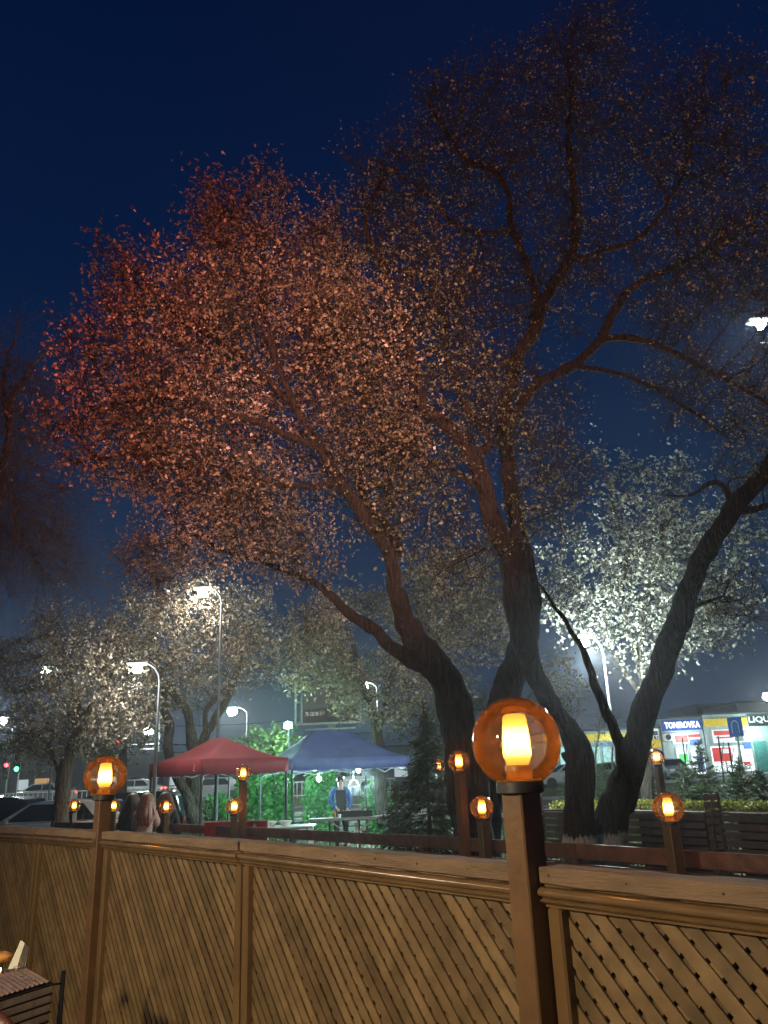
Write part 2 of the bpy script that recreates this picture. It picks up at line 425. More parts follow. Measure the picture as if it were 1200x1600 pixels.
lw = nt.nodes.new('ShaderNodeLayerWeight'); lw.inputs[0].default_value = .35
m1 = nt.nodes.new('ShaderNodeMixShader'); m2 = nt.nodes.new('ShaderNodeMixShader')
ad = nt.nodes.new('ShaderNodeMath'); ad.operation = 'MULTIPLY_ADD'; ad.inputs[1].default_value = .09
nt.links.new(lw.outputs['Facing'], ad.inputs[0]); nt.links.new(rr.outputs[0], ad.inputs[2])
nt.links.new(ad.outputs[0], m1.inputs[0]); nt.links.new(tr.outputs[0], m1.inputs[1]); nt.links.new(df.outputs[0], m1.inputs[2])
fr = nt.nodes.new('ShaderNodeFresnel'); fr.inputs[0].default_value = 1.45
nt.links.new(fr.outputs[0], m2.inputs[0]); nt.links.new(m1.outputs[0], m2.inputs[1]); nt.links.new(gl.outputs[0], m2.inputs[2])
oo = nt.nodes.new('ShaderNodeOutputMaterial'); nt.links.new(m2.outputs[0], oo.inputs[0])

def make_lamp(name, label, zc, rz, group, w=.075, r=.125):
    t = thing(name, label, 'lamp', (0, 0, 0), rz, group)
    zt = zc-r*.93
    obj('post', MB().bbox((0, 0, (zt-.02)/2), (w, w, zt-.02), .004), M_post, t)
    obj('collar', MB().lathe([(.058, zt-.022), (.066, zt-.018), (.066, zt+.012), (.060, zt+.016), (.045, zt+.014)], n=32), M_black, t, smooth=True)
    obj('socket', MB().lathe([(.036, zt+.014), (.034, zt+.05), (.026, zt+.055)], n=24), mat('lamp_socket', (.25, .12, .04), rough=.4), t, smooth=True)
    zb = zt+.052; h = .142
    obj('inner_tube', MB().lathe([(.024, zb), (.030, zb+.004), (.038, zb+.022), (.040, zb+.035), (.038, zb+.07), (.034, zb+h-.014), (.031, zb+h-.004), (.022, zb+h)], n=28), M_core, t, smooth=True)
    prof = []
    for k in range(2, 41):
        a = math.pi*(1-k/40.0) if False else math.pi*k/40.0
        prof.append((max(r*math.sin(a), 1e-4), zc-r*math.cos(a)))
    g = obj('globe', MB().lathe(prof, n=56, caps=False), M_globe, t, smooth=True)
    for p_ in g.data.polygons: p_.use_smooth = True
    obj('seam', MB().lathe([(r+.0008, zc-.0012), (r+.0018, zc), (r+.0008, zc+.0012)], n=56, caps=False), M_globe, g, smooth=True)
    return t
yaw = math.radians(-52+45)
big = make_lamp('globe_lamp', 'big glowing amber globe lamp on the nearest square brown post', 1.772, math.radians(-54), 'amber globe lamps', w=.078)
big.location = Vector((.35, 2.34, 0))
dup(big, (-1.77, 5.06, -.02), math.radians(-48), 'second nearest amber globe lamp, on the slim dark post left of the red tent')
tall = make_lamp('globe_lamp', 'amber globe lamp on a tall post before the red tent valance', 1.80, .5, 'amber globe lamps', w=.1)
tall.location = Vector((-2.41, 13.2, 0))
def lampz(px, py, Y): return at(px, py, Y)
for px, py, Y, lab, rz in ((717, 1190, 9.5, 'tall globe lamp with reddish post just left of the big globe', .75), (685, 1196, 15.0, 'small globe lamp half hidden behind the spruce branches', .3),
                           (1026, 1183, 13.0, 'tall globe lamp before the lit shops, right of the forked trunk', .4)):
    q = at(px, py, Y); dup(tall, (q[0], q[1], q[2]-1.8), rz, lab)
low = make_lamp('globe_lamp', 'low globe lamp beside the tall one under the red tent', 1.31, .2, 'amber globe lamps', w=.1)
q = at(366, 1260, 12.9); low.location = Vector((q[0], q[1], q[2]-1.31))
for px, py, Y, lab, rz in ((260, 1260, 14.9, 'low globe lamp in front of the seated women', .6), (178, 1259, 16.6, 'low globe lamp just right of the slim near post', .1),
                           (116, 1259, 17.7, 'low globe lamp furthest left, beside the leaning tree trunk', .9), (753, 1262, 9.1, 'low globe lamp under the big globe, left of its post', .5),
                           (1044, 1262, 7.0, 'low globe lamp at the right, in front of the slatted planter fence', .35)):
    q = at(px, py, Y); dup(low, (q[0], q[1], q[2]-1.31), rz, lab)

# ------------------------------------------------------------------ second fence: rails of planks
rp_ = [(-7.3, 18.0), (-4.75, 16.3), (-2.6, 13.75), (-1.55, 12.45), (0.3, 10.2), (1.75, 8.38), (2.95, 6.75), (4.2, 5.1)]
rl = ['plank rail fence at the far left before the parked cars', 'plank rail fence section in front of the seated women', 'short plank rail fence section under the red tent',
      'plank rail fence section in front of the grill table', 'plank rail fence section before the spruce', 'plank rail fence section behind the big lamp post and whitewashed trunks', 'plank rail fence section nearest on the right']
random.seed(2)
for i in range(len(rp_)-1):
    a = Vector(rp_[i]+(0,)); b = Vector(rp_[i+1]+(0,)); d = b-a; L = d.length
    t = thing('plank_fence', rl[i], 'fence', a, math.atan2(d.y, d.x), 'plank rail fence sections')
    for k, zt in enumerate((.985, .80, .61, .42)):
        x0 = .002; n = 1 if L < 2.6 else 2
        for q in range(n):
            xa = x0+(L-.004)*q/n; xb = x0+(L-.004)*(q+1)/n-.004
            mb = MB(); s = random.uniform(-.006, .006); s2 = random.uniform(-.006, .006)
            mb.bbox(((xa+xb)/2, 0, zt-.072), (xb-xa, .026, .138), .004)
            mb.v = [(x, y, z+(s if x < (xa+xb)/2 else s2)) for x, y, z in mb.v]
            obj('plank', mb, M_rail, t)
    obj('post', MB().bbox((L-.05, .052, .47), (.075, .075, .94), .004), M_rail, t)

# ------------------------------------------------------------------ slatted planter fence on the right
M_dk = mat('planter_boards', (0.075, 0.038, 0.03), vary=.25, rough=0.6, nscale=7, namt=.35, bump=.25)
sp_ = [at(838, 1263, 15.2), at(962, 1262, 13.9), at(1112, 1262, 12.4), at(1290, 1268, 10.9)]
sl = ['dark slatted planter fence section behind the big lamp post', 'dark slatted planter fence section behind the forked tree', 'dark slatted planter fence section at the right edge']
for i in range(3):
    a = Vector((sp_[i][0], sp_[i][1], 0)); b = Vector((sp_[i+1][0], sp_[i+1][1], 0)); d = b-a; L = d.length; rz = math.atan2(d.y, d.x)
    t = thing('slatted_fence', sl[i], 'fence', a, rz, 'slatted planter fence sections')
    for k in range(9):
        z = .95-k*.112
        mb = MB().bbox((L/2, 0, z-.043), (L-.30, .022, .086), .003)
        obj('board', mb, M_dk, t)
    obj('top_board', MB().bbox((L/2, .17, .975), (L-.28, .38, .03), .004), M_dk, t)
    obj('planter_back', MB().box((L/2, .36, .48), (L-.3, .02, .9)), M_dk, t)
    # pillar of short slats at the far-left end of each section
    p = thing('slatted_pillar', ['slatted wooden pillar left of the whitewashed trunk', 'slatted wooden pillar behind the forked trunk', 'slatted wooden pillar right of the low globe lamp'][i], 'pillar', a, rz, 'slatted pillars')
    for k in range(11):
        for s in (-1, 1):
            obj('slat', MB().bbox((s*.067, 0, 1.2-k*.112), (.118, .02, .088), .003), M_dk, p)
    for s in (-.12, 0, .12):
        obj('upright', MB().box((s*1.0, .03, .64), (.022, .03, 1.26)), M_dk, p)

# ------------------------------------------------------------------ trees
def arr_mesh(name, V, F4, m, rnd=None, smooth=False, N=4):
    me = bpy.data.meshes.new(name); V = np.asarray(V, np.float32); F = np.asarray(F4, np.int32)
    me.vertices.add(len(V)); me.vertices.foreach_set('co', V.ravel())
    me.loops.add(F.size); me.loops.foreach_set('vertex_index', F.ravel())
    me.polygons.add(len(F)); me.polygons.foreach_set('loop_start', np.arange(0, F.size, N, dtype=np.int32))
    if rnd is not None:
        at_ = me.attributes.new('rnd', 'FLOAT', 'POINT'); at_.data.foreach_set('value', np.asarray(rnd, np.float32))
    me.update(calc_edges=True); me.validate()
    if smooth: me.polygons.foreach_set('use_smooth', np.ones(len(F), bool))
    me.materials.append(m); return me

def unit(v): return v/np.maximum(np.linalg.norm(v, axis=-1, keepdims=True), 1e-9)

def sample_ell(blobs, n, rng, clump=0.0, cs=.6):
    """blobs: (px,py,Y, rpx, rpy, rY metres, weight)"""
    out = []; w = np.array([b[6] if len(b) > 6 else b[3]*b[4] for b in blobs], float); w /= w.sum()
    for b, k in zip(blobs, (w*n).astype(int)+1):
        c = at(b[0], b[1], b[2]); s = mperpx(c); got = 0
        while got < k:
            u = unit(rng.normal(size=(1, 3)))[0]*(rng.random()**(1/1.9))*rng.uniform(.9, 1.12)
            p = c+np.array([u[0]*b[3]*s, u[1]*b[5], u[2]*b[4]*s*1.02])
            if clump and noise.noise(Vector(p*cs)+Vector((b[0], 0, 0))) < clump*rng.uniform(.4, 1.2)-.25: continue
            out.append(p); got += 1
    return np.array(out)

def make_tree(name, label, cat, skels, blobs, natt, bark, leafm, seed, step=.25, kill=.5, tip=.007, pexp=2.25,
              twigs=3, twl=(.25, .6), leaves=6, lsize=.03, droop=0.0, clump=.0, maxr=.05, group=None, iters=70, ctip=.0, twr=.0035, foliage='foliage', leafprob=1.0, blobjit=0):
    rng = np.random.default_rng(seed); random.seed(seed)
    pos = []; par = []; rad = []; 
    for sk in skels:
        pts = [at(*p[:3]) if len(p) > 3 else np.array(p) for p in sk]; rs = [p[3] for p in sk]
        p0 = pts[0]; parent = -1
        if pos:
            dd = np.linalg.norm(np.array(pos)-p0, axis=1); parent = int(dd.argmin())
        start = True
        # catmull-rom through the points
        for i in range(len(pts)-1):
            a, b = pts[i], pts[i+1]; am = pts[i-1] if i else a; bm_ = pts[i+2] if i+2 < len(pts) else b
            n = max(1, int(np.linalg.norm(b-a)/(step*.7)))
            for k in range(n+1 if i == len(pts)-2 else n):
                t = k/n
                q = .5*((2*a)+(-am+b)*t+(2*am-5*a+4*b-bm_)*t*t+(-am+3*a-3*b+bm_)*t**3)
                if start and parent >= 0: start = False; continue
                start = False
                jit = rng.normal(size=3)*.015
                pos.append(q+jit); par.append(parent); rad.append(rs[i]+(rs[i+1]-rs[i])*t); parent = len(pos)-1
    nsk = len(pos); P_ = np.zeros((20000, 3)); P_[:nsk] = pos; n = nsk; par = list(par)
    A = sample_ell(blobs, natt, rng, clump); near = np.full(len(A), -1); nd = np.full(len(A), 1e9)
    # the lower bare trunk does not sprout
    cand = np.arange(nsk)
    cmask = np.array([r < maxr*3.2 for r in rad])
    src = cand[cmask] if cmask.any() else cand
    D = np.linalg.norm(A[:, None]-P_[src][None], axis=2); near = src[D.argmin(1)]; nd = D.min(1)
    alive = np.ones(len(A), bool)
    for it in range(iters):
        al = np.where(alive)[0]
        if len(al) < 5 or n > 18500: break
        dirs = unit(A[al]-P_[near[al]]); acc = {}
        S = np.zeros((n, 3)); C_ = np.zeros(n); np.add.at(S, near[al], dirs); np.add.at(C_, near[al], 1)
        idx = np.where(C_ > 0)[0]
        d = unit(S[idx]/C_[idx][:, None]+rng.normal(size=(len(idx), 3))*.22+np.array([0, 0, -droop]))
        new = P_[idx]+d*step*rng.uniform(.7, 1.15, (len(idx), 1))
        k = len(new); P_[n:n+k] = new; par += idx.tolist(); rad += [0]*k
        Dn = np.linalg.norm(A[al][:, None]-new[None], axis=2); mi = Dn.argmin(1); md = Dn[np.arange(len(al)), mi]
        better = md < nd[al]; ii = al[better]; near[ii] = n+mi[better]; nd[ii] = md[better]
        stuck = al[(~better) & (rng.random(len(al)) < .25)]; alive[stuck] = False
        alive[nd < kill] = False
        n += k
    Pn = P_[:n]; par = np.array(par[:n]); rad = np.array(rad[:n], float)
    # pipe-model radii
    nch = np.zeros(n, int); acc = np.zeros(n)
    for i in range(n-1, -1, -1):
        if nch[i] == 0: acc[i] = tip**pexp
        if par[i] >= 0: acc[par[i]] += acc[i]; nch[par[i]] += 1
    # skeleton order guarantees parent index < child index
    pr = acc**(1/pexp); r = pr.copy(); r[:nsk] = rad[:nsk]
    for i in range(nsk, n):
        r[i] = min(r[i], max(r[par[i]]*.82, tip))
    # chains
    child = [[] for _ in range(n)]
    for i in range(n):
        if par[i] >= 0: child[par[i]].append(i)
    V = []; Fq = []; nv = 0
    stack = [(i, None) for i in range(n) if par[i] < 0]
    while stack:
        s0, pstart = stack.pop()
        ch = [] if pstart is None else [pstart]
        cur = s0
        while True:
            ch.append(cur); cs_ = child[cur]
            if not cs_: break
            cs_ = sorted(cs_, key=lambda q: (q < nsk, r[q]), reverse=True)
            for o_ in cs_[1:]: stack.append((o_, cur))
            cur = cs_[0]
        if len(ch) < 2: continue
        pts = Pn[ch]; rs = r[ch].copy()
        if pstart is not None: rs[0] = min(rs[0], rs[1]*1.35)
        if rs.max() > .05: # rough, irregular trunk: refine
            sub = 3; u = np.arange(0, len(pts)-1+1e-6, 1/sub); q = np.stack([np.interp(u, np.arange(len(pts)), pts[:, c]) for c in range(3)], 1); rs = np.interp(u, np.arange(len(rs)), rs); pts = q
            for _ in range(2): pts[1:-1] = (pts[:-2]+pts[1:-1]*2+pts[2:])/4
        k = 14 if rs.max() > .05 else (7 if rs.max() > .03 else 4)
        tang = unit(np.gradient(pts, axis=0)); ref = np.array([.31, .92, .22]); B1 = []
        for t_ in tang:
            ref = ref-t_*np.dot(ref, t_); l = np.linalg.norm(ref)
            ref = ref/l if l > 1e-3 else unit(np.cross(t_, [1, 0, 0.3])); B1.append(ref)
        B1 = np.array(B1); B2 = np.cross(tang, B1)
        ang = np.arange(k)*2*math.pi/k
        ring = pts[:, None]+rs[:, None, None]*(B1[:, None]*np.cos(ang)[None, :, None]+B2[:, None]*np.sin(ang)[None, :, None])
        if k == 14:
            for a_ in range(ring.shape[0]):
                for b_ in range(k):
                    p = ring[a_, b_]; nn = noise.noise(Vector(p*[3.2, 3.2, 1.4]))*.26+noise.noise(Vector(p*[11, 11, 3.5]))*.17+noise.noise(Vector(p*[26, 26, 7]))*.07
                    ring[a_, b_] = pts[a_]+(p-pts[a_])*(1+nn)
        m_ = len(pts); V.append(ring.reshape(-1, 3))
        i0 = np.arange(m_-1)[:, None]*k; j = np.arange(k)[None]; j2 = (j+1) % k
        Fq.append((np.stack([i0+j, i0+j2, i0+k+j2, i0+k+j], -1)+nv).reshape(-1, 4)); nv += m_*k
    base = Pn[0].copy()
    root = thing(name, label, cat, base, 0, group)
    off = base
    tr_ = obj('trunk', arr_mesh('trunk', np.concatenate(V)-off, np.concatenate(Fq), bark, smooth=True), parent=root)
    # twigs
    thin = np.where((r < maxr) & (np.arange(n) >= (0 if nsk < 5 else 3)))[0]
    if len(thin) == 0: thin = np.arange(nsk, n)
    T = np.repeat(thin, twigs); nt_ = len(T)
    base_d = unit(Pn[T]-Pn[np.maximum(par[T], 0)]+1e-6)
    d0 = unit(base_d*.7+rng.normal(size=(nt_, 3))*.75+np.array([0, 0, .12-droop]))
    L = rng.uniform(twl[0], twl[1], nt_)*np.clip(1.3-r[T]/maxr*.7, .4, 1.2)
    st = Pn[T]+(Pn[np.maximum(par[T], 0)]-Pn[T])*rng.random((nt_, 1))
    d1 = unit(d0+rng.normal(size=(nt_, 3))*.35+np.array([0, 0, -droop]))
    p1 = st+d0*L[:, None]*.5; p2 = p1+d1*L[:, None]*.5
    tw = np.stack([st, p1, p2], 1); aux = unit(np.cross(d0, rng.normal(size=(nt_, 3)))); aux2 = np.cross(d0, aux)
    rr_ = np.array([1, .75, .35])*twr
    tri = [aux*math.cos(a)+aux2*math.sin(a) for a in (0, 2.094, 4.189)]
    VV = np.stack([tw[:, s]+tri[c]*rr_[s] for s in range(3) for c in range(3)], 1)
    loc_f = np.array([[s*3+c, s*3+(c+1) % 3, (s+1)*3+(c+1) % 3, (s+1)*3+c] for s in range(2) for c in range(3)])
    FF = (np.arange(nt_)[:, None, None]*9+loc_f[None]).reshape(-1, 4)
    obj('twigs', arr_mesh('twigs', VV.reshape(-1, 3)-off, FF, bark), parent=root, kind='stuff')
    # leaves
    if leaves > 0:
        kt = rng.random(nt_) < leafprob
        TT = np.repeat(np.where(kt)[0], leaves); nl = len(TT); t = np.clip((np.floor(rng.random(nl)**.75*3)+1)/3+rng.normal(size=nl)*.035, .05, 1.0)
        a = np.where((t < .5)[:, None], st[TT]+(p1[TT]-st[TT])*(t*2)[:, None], p1[TT]+(p2[TT]-p1[TT])*((t-.5)*2)[:, None])
        u = unit(rng.normal(size=(nl, 3))+d1[TT]*.5+np.array([0, 0, -.2])); w = unit(np.cross(u, rng.normal(size=(nl, 3)))); nrm = np.cross(u, w)
        s = (lsize*rng.uniform(.4, 1.0, nl)*np.where(rng.random(nl) < .25, 1.7, 1.05))[:, None]
        b0 = a+u*s*.15
        q = np.stack([b0, b0+u*s*.5+w*s*.36+nrm*s*.08, b0+u*s*1.1, b0+u*s*.5-w*s*.36+nrm*s*.08], 1)
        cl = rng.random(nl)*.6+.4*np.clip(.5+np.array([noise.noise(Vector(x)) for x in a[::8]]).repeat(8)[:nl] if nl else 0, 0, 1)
        obj(foliage, arr_mesh(foliage, q.reshape(-1, 3)-off, np.arange(nl*4).reshape(-1, 4), leafm, rnd=np.repeat(cl, 4)), parent=root, kind='stuff')
    return root

bk = bark_mat('elm_bark', (0.045, 0.030, 0.023)); bkp = bark_mat('elm_bark_whitewashed', (0.045, 0.030, 0.023), .93)
bk2 = bark_mat('grey_bark', (0.11, 0.09, 0.07)); bkpale = bark_mat('pale_bark', (0.26, 0.24, 0.2))
lf_el = leaf_mat('elm_leaf', ((.12, .08, .035), (.24, .16, .10), (.72, .54, .44)))  # palest colour paints in the pink highlights of lit leaves
lf_mix = leaf_mat('olive_leaf', ((.09, .08, .03), (.18, .15, .07), (.40, .34, .22)))
lf_pale = leaf_mat('pale_leaf', ((.14, .11, .06), (.34, .27, .19), (.76, .65, .53)))  # cream end puts lit highlights into the leaf colour

lf_white = leaf_mat('lamp_white_leaf', ((.16, .17, .11), (.42, .44, .36), (.8, .8, .7)))  # street lamp's white light is put into these leaf colours
# A: left leaning elm with the red-lit crown
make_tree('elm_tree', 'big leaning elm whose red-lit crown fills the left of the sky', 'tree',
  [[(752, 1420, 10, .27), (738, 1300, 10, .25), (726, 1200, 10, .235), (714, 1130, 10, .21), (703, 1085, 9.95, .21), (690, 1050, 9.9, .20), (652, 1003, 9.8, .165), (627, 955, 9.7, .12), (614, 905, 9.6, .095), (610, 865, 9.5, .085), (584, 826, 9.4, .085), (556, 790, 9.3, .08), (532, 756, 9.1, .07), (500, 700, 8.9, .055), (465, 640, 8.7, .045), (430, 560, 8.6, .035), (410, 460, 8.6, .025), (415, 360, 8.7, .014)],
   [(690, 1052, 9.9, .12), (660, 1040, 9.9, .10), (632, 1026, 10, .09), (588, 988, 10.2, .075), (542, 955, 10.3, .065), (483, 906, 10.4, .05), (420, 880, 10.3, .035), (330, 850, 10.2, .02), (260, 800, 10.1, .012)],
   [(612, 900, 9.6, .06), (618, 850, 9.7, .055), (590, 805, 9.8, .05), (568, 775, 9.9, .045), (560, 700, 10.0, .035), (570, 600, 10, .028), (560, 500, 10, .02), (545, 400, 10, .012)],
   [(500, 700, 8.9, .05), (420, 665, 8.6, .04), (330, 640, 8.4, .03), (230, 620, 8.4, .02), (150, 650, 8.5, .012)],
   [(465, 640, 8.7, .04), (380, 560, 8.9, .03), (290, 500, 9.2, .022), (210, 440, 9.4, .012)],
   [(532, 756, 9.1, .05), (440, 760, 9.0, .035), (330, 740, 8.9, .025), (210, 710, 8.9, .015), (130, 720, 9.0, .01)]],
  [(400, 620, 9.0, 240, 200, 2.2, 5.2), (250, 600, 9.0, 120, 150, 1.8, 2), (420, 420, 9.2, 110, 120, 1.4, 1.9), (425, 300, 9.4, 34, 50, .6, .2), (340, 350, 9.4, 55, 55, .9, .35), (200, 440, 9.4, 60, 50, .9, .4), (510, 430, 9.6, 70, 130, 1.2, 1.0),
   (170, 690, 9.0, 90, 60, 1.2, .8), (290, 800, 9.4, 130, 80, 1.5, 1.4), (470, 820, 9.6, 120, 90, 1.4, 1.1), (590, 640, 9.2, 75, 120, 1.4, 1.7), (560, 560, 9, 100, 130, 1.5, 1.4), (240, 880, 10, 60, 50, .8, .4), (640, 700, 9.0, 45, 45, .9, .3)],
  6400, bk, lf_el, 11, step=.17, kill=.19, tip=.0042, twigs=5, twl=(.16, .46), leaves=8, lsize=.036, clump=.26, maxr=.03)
# B: tall elm behind the big lamp, upright main stem
make_tree('elm_tree', 'tall dark elm rising behind the big globe lamp to the top of the sky', 'tree',
  [[(742, 1420, 10.6, .3), (752, 1300, 10.6, .26), (765, 1180, 10.6, .225), (786, 1095, 10.6, .19), (804, 1045, 10.6, .18), (822, 985, 10.6, .17), (822, 900, 10.7, .14), (808, 820, 10.7, .125), (796, 740, 10.6, .115), (790, 650, 10.4, .11), (802, 575, 10.2, .105), (832, 520, 10.0, .1), (850, 470, 9.9, .09), (878, 425, 9.8, .08), (897, 385, 9.7, .07), (897, 300, 9.6, .055), (890, 225, 9.5, .04), (893, 130, 9.5, .018)],
   [(845, 480, 9.9, .065), (818, 400, 9.7, .055), (797, 345, 9.5, .05), (786, 285, 9.3, .04), (712, 232, 9.1, .03), (670, 160, 9, .015)],
   [(790, 660, 10.4, .08), (838, 605, 10.2, .075), (900, 567, 9.9, .07), (940, 530, 9.7, .065), (960, 482, 9.5, .06), (1000, 440, 9.3, .05), (1060, 415, 9.1, .035), (1130, 375, 8.9, .018)],
   [(940, 532, 9.7, .05), (998, 528, 9.5, .045), (1075, 562, 9.2, .035), (1150, 602, 9.0, .028), (1215, 640, 8.8, .018)],
   [(897, 410, 9.7, .05), (960, 387, 9.5, .04), (1003, 368, 9.3, .034), (1055, 300, 9.1, .025), (1090, 210, 9, .012)],
   [(797, 360, 9.5, .035), (730, 360, 9.4, .028), (660, 300, 9.3, .02), (590, 250, 9.3, .012)],
   [(900, 570, 9.9, .04), (985, 590, 9.7, .034), (1080, 640, 9.5, .024), (1140, 690, 9.4, .012)]],
  [(900, 200, 9.3, 150, 150, 1.5, 2.6), (760, 230, 9.2, 150, 130, 1.4, 2.2), (1080, 240, 9, 150, 140, 1.5, 2.4), (1180, 480, 8.8, 80, 160, 1.3, 1.6), (600, 240, 9.3, 70, 60, 1, .5), (925, 70, 9.3, 90, 50, .8, .8), (1100, 470, 8.9, 130, 130, 1.5, 1.6), (1160, 320, 8.8, 90, 140, 1.4, 1.2),
   (740, 450, 9.9, 120, 140, 1.3, 1.6), (880, 420, 9.6, 120, 120, 1.2, 1.2), (1130, 610, 9, 100, 60, 1.0, .9), (820, 640, 10.4, 90, 110, 1, .9), (690, 110, 9.2, 50, 40, .8, .25)],
  6200, bk, lf_mix, 12, step=.18, kill=.2, tip=.0055, pexp=2.1, twigs=4, twl=(.2, .6), leaves=3, lsize=.033, clump=.24, maxr=.03, leafprob=.65)
# C: whitewashed twisted elm in front
make_tree('elm_tree', 'twisted elm with whitewashed foot right of the big lamp post', 'tree',
  [[(908, 1432, 9.9, .22), (906, 1330, 9.9, .19), (904, 1250, 9.9, .18), (906, 1185, 9.9, .175), (893, 1150, 9.85, .15), (864, 1108, 9.8, .125), (845, 1072, 9.75, .12), (828, 1035, 9.7, .125), (818, 1000, 9.7, .16), (814, 950, 9.7, .19), (806, 905, 9.7, .165), (790, 860, 9.6, .13), (770, 808, 9.5, .12), (758, 765, 9.4, .11), (742, 721, 9.3, .105), (721, 688, 9.2, .095), (700, 667, 9.1, .085), (667, 646, 9.0, .075), (648, 590, 8.9, .065), (636, 530, 8.8, .058), (618, 470, 8.8, .05), (592, 405, 8.8, .042), (572, 350, 8.8, .03), (600, 275, 8.8, .018)],
   [(790, 870, 9.6, .09), (805, 835, 9.5, .06), (803, 800, 9.45, .035), (806, 782, 9.4, .012)],
   [(742, 721, 9.3, .06), (765, 690, 9.4, .05), (752, 665, 9.4, .045), (727, 634, 9.3, .04), (700, 560, 9.2, .03), (690, 470, 9.2, .015)],
   [(906, 1200, 9.9, .08), (882, 1182, 9.9, .05), (880, 1176, 9.9, .03)],
   [(758, 765, 9.4, .04), (720, 745, 9.4, .03), (670, 720, 9.4, .022), (610, 700, 9.4, .012)]],
  [(660, 480, 8.9, 90, 130, 1.2, 1.6), (620, 330, 8.8, 80, 90, 1, 1), (720, 640, 9.4, 110, 100, 1, 1.2), (640, 780, 9.5, 110, 90, 1, 1.0), (860, 760, 9.6, 70, 80, 1, .8), (700, 860, 9.6, 90, 60, .8, .5)],
  2800, bkp, lf_mix, 13, step=.18, kill=.2, tip=.0038, twigs=5, twl=(.16, .46), leaves=5, lsize=.036, clump=.08, maxr=.03, leafprob=.7)
# D: right, forked
make_tree('elm_tree', 'forked elm with whitewashed foot leaning out to the right edge', 'tree',
  [[(930, 1424, 10.2, .22), (944, 1330, 10.2, .2), (962, 1262, 10.2, .18), (985, 1200, 10.1, .175), (996, 1150, 10.0, .16), (1013, 1100, 9.9, .15), (1040, 1017, 9.8, .14), (1063, 960, 9.7, .135), (1085, 907, 9.6, .13), (1100, 867, 9.5, .13), (1127, 825, 9.4, .125), (1155, 785, 9.3, .12), (1190, 742, 9.2, .11), (1240, 690, 9.0, .1), (1300, 600, 8.8, .08)],
   [(978, 1215, 10.1, .12), (968, 1165, 10.2, .09), (948, 1115, 10.3, .065), (930, 1070, 10.4, .06), (910, 1015, 10.5, .045), (892, 985, 10.6, .035), (862, 940, 10.8, .025), (835, 905, 10.9, .012)],
   [(1147, 792, 9.3, .05), (1140, 764, 9.3, .042), (1120, 752, 9.3, .036), (1100, 757, 9.3, .03), (1082, 778, 9.4, .02), (1040, 775, 9.5, .01)],
   [(1150, 800, 9.3, .06), (1175, 797, 9.2, .05), (1215, 790, 9.1, .04)],
   [(1063, 965, 9.7, .035), (1090, 945, 9.7, .025), (1130, 935, 9.7, .015)],
   [(985, 1190, 10.1, .08), (1000, 1178, 10.05, .05), (1006, 1170, 10, .02)]],
  [(1190, 640, 9, 60, 80, .8, 1), (1180, 720, 9.4, 50, 60, .7, .7), (1150, 930, 9.9, 60, 60, .6, .35)],
  900, bkp, lf_mix, 14, step=.18, kill=.22, tip=.0045, twigs=4, twl=(.16, .4), leaves=5, lsize=.034, maxr=.03)
# white-lit tree at right
make_tree('pale_tree', 'pale leafy tree lit white by the street lamp at right', 'tree',
  [[(1012, 1290, 17.5, .14), (1010, 1200, 17.5, .12), (1008, 1120, 17.5, .11), (1004, 1060, 17.4, .10), (1002, 1000, 17.3, .085), (1008, 930, 17.2, .07), (1030, 870, 17.1, .05), (1040, 800, 17, .035), (1060, 740, 17, .015)],
   [(1005, 1060, 17.4, .08), (985, 990, 17.2, .07), (972, 920, 17, .06), (985, 870, 16.9, .05), (1025, 835, 16.8, .03), (1060, 800, 16.8, .015)],
   [(972, 930, 17, .045), (950, 890, 16.9, .035), (920, 875, 16.8, .02), (890, 860, 16.8, .012)],
   [(985, 870, 16.9, .03), (960, 800, 16.7, .03), (958, 760, 16.6, .025), (975, 715, 16.5, .008)],
   [(958, 770, 16.6, .02), (945, 740, 16.5, .012), (944, 700, 16.4, .006)],
   [(1003, 1090, 17.4, .06), (960, 1020, 17.5, .04), (920, 930, 17.5, .03), (860, 870, 17.6, .012)]],
  [(1000, 880, 17.2, 130, 120, 1.7, 3), (1060, 800, 17, 90, 80, 1.3, 1.2), (1120, 930, 17.5, 90, 90, 1.5, 1.4), (900, 930, 17.4, 90, 80, 1.4, 1.2), (1020, 1000, 17.4, 100, 60, 1.3, .9), (1090, 740, 17, 45, 40, .7, .25), (1160, 850, 17.3, 60, 70, 1.1, .5)],
  2300, bark_mat('dark_grey_bark', (.09, .08, .065)), lf_white, 15, step=.24, kill=.30, tip=.006, twigs=4, twl=(.2, .6), leaves=5, lsize=.07, clump=.34, maxr=.04, twr=.006)
# mid trees behind the elms
make_tree('leafy_tree', 'olive leafy tree standing behind the elm trunks in the middle', 'tree',
  [[(598, 1290, 24.5, .2), (592, 1180, 24.5, .17), (585, 1130, 24.5, .15), (572, 1090, 24.5, .12), (560, 1040, 24.5, .09), (545, 990, 24.5, .06), (530, 950, 24.5, .03)],
   [(588, 1140, 24.5, .12), (602, 1105, 24.5, .1), (612, 1060, 24.5, .085), (635, 1010, 24.5, .06), (660, 960, 24.5, .03)]],
  [(540, 1000, 24, 110, 80, 1.9, 2), (660, 1000, 24, 110, 90, 1.8, 2), (700, 930, 24, 110, 80, 1.8, 1.6), (600, 1080, 24, 90, 50, 1.5, .9), (500, 1060, 24, 60, 40, 1.2, .5), (780, 960, 24.5, 60, 70, 1.2, .8)],
  2600, bk2, lf_pale, 16, step=.24, kill=.3, tip=.007, twigs=5, twl=(.2, .55), leaves=6, lsize=.08, clump=.2, maxr=.04, twr=.006)
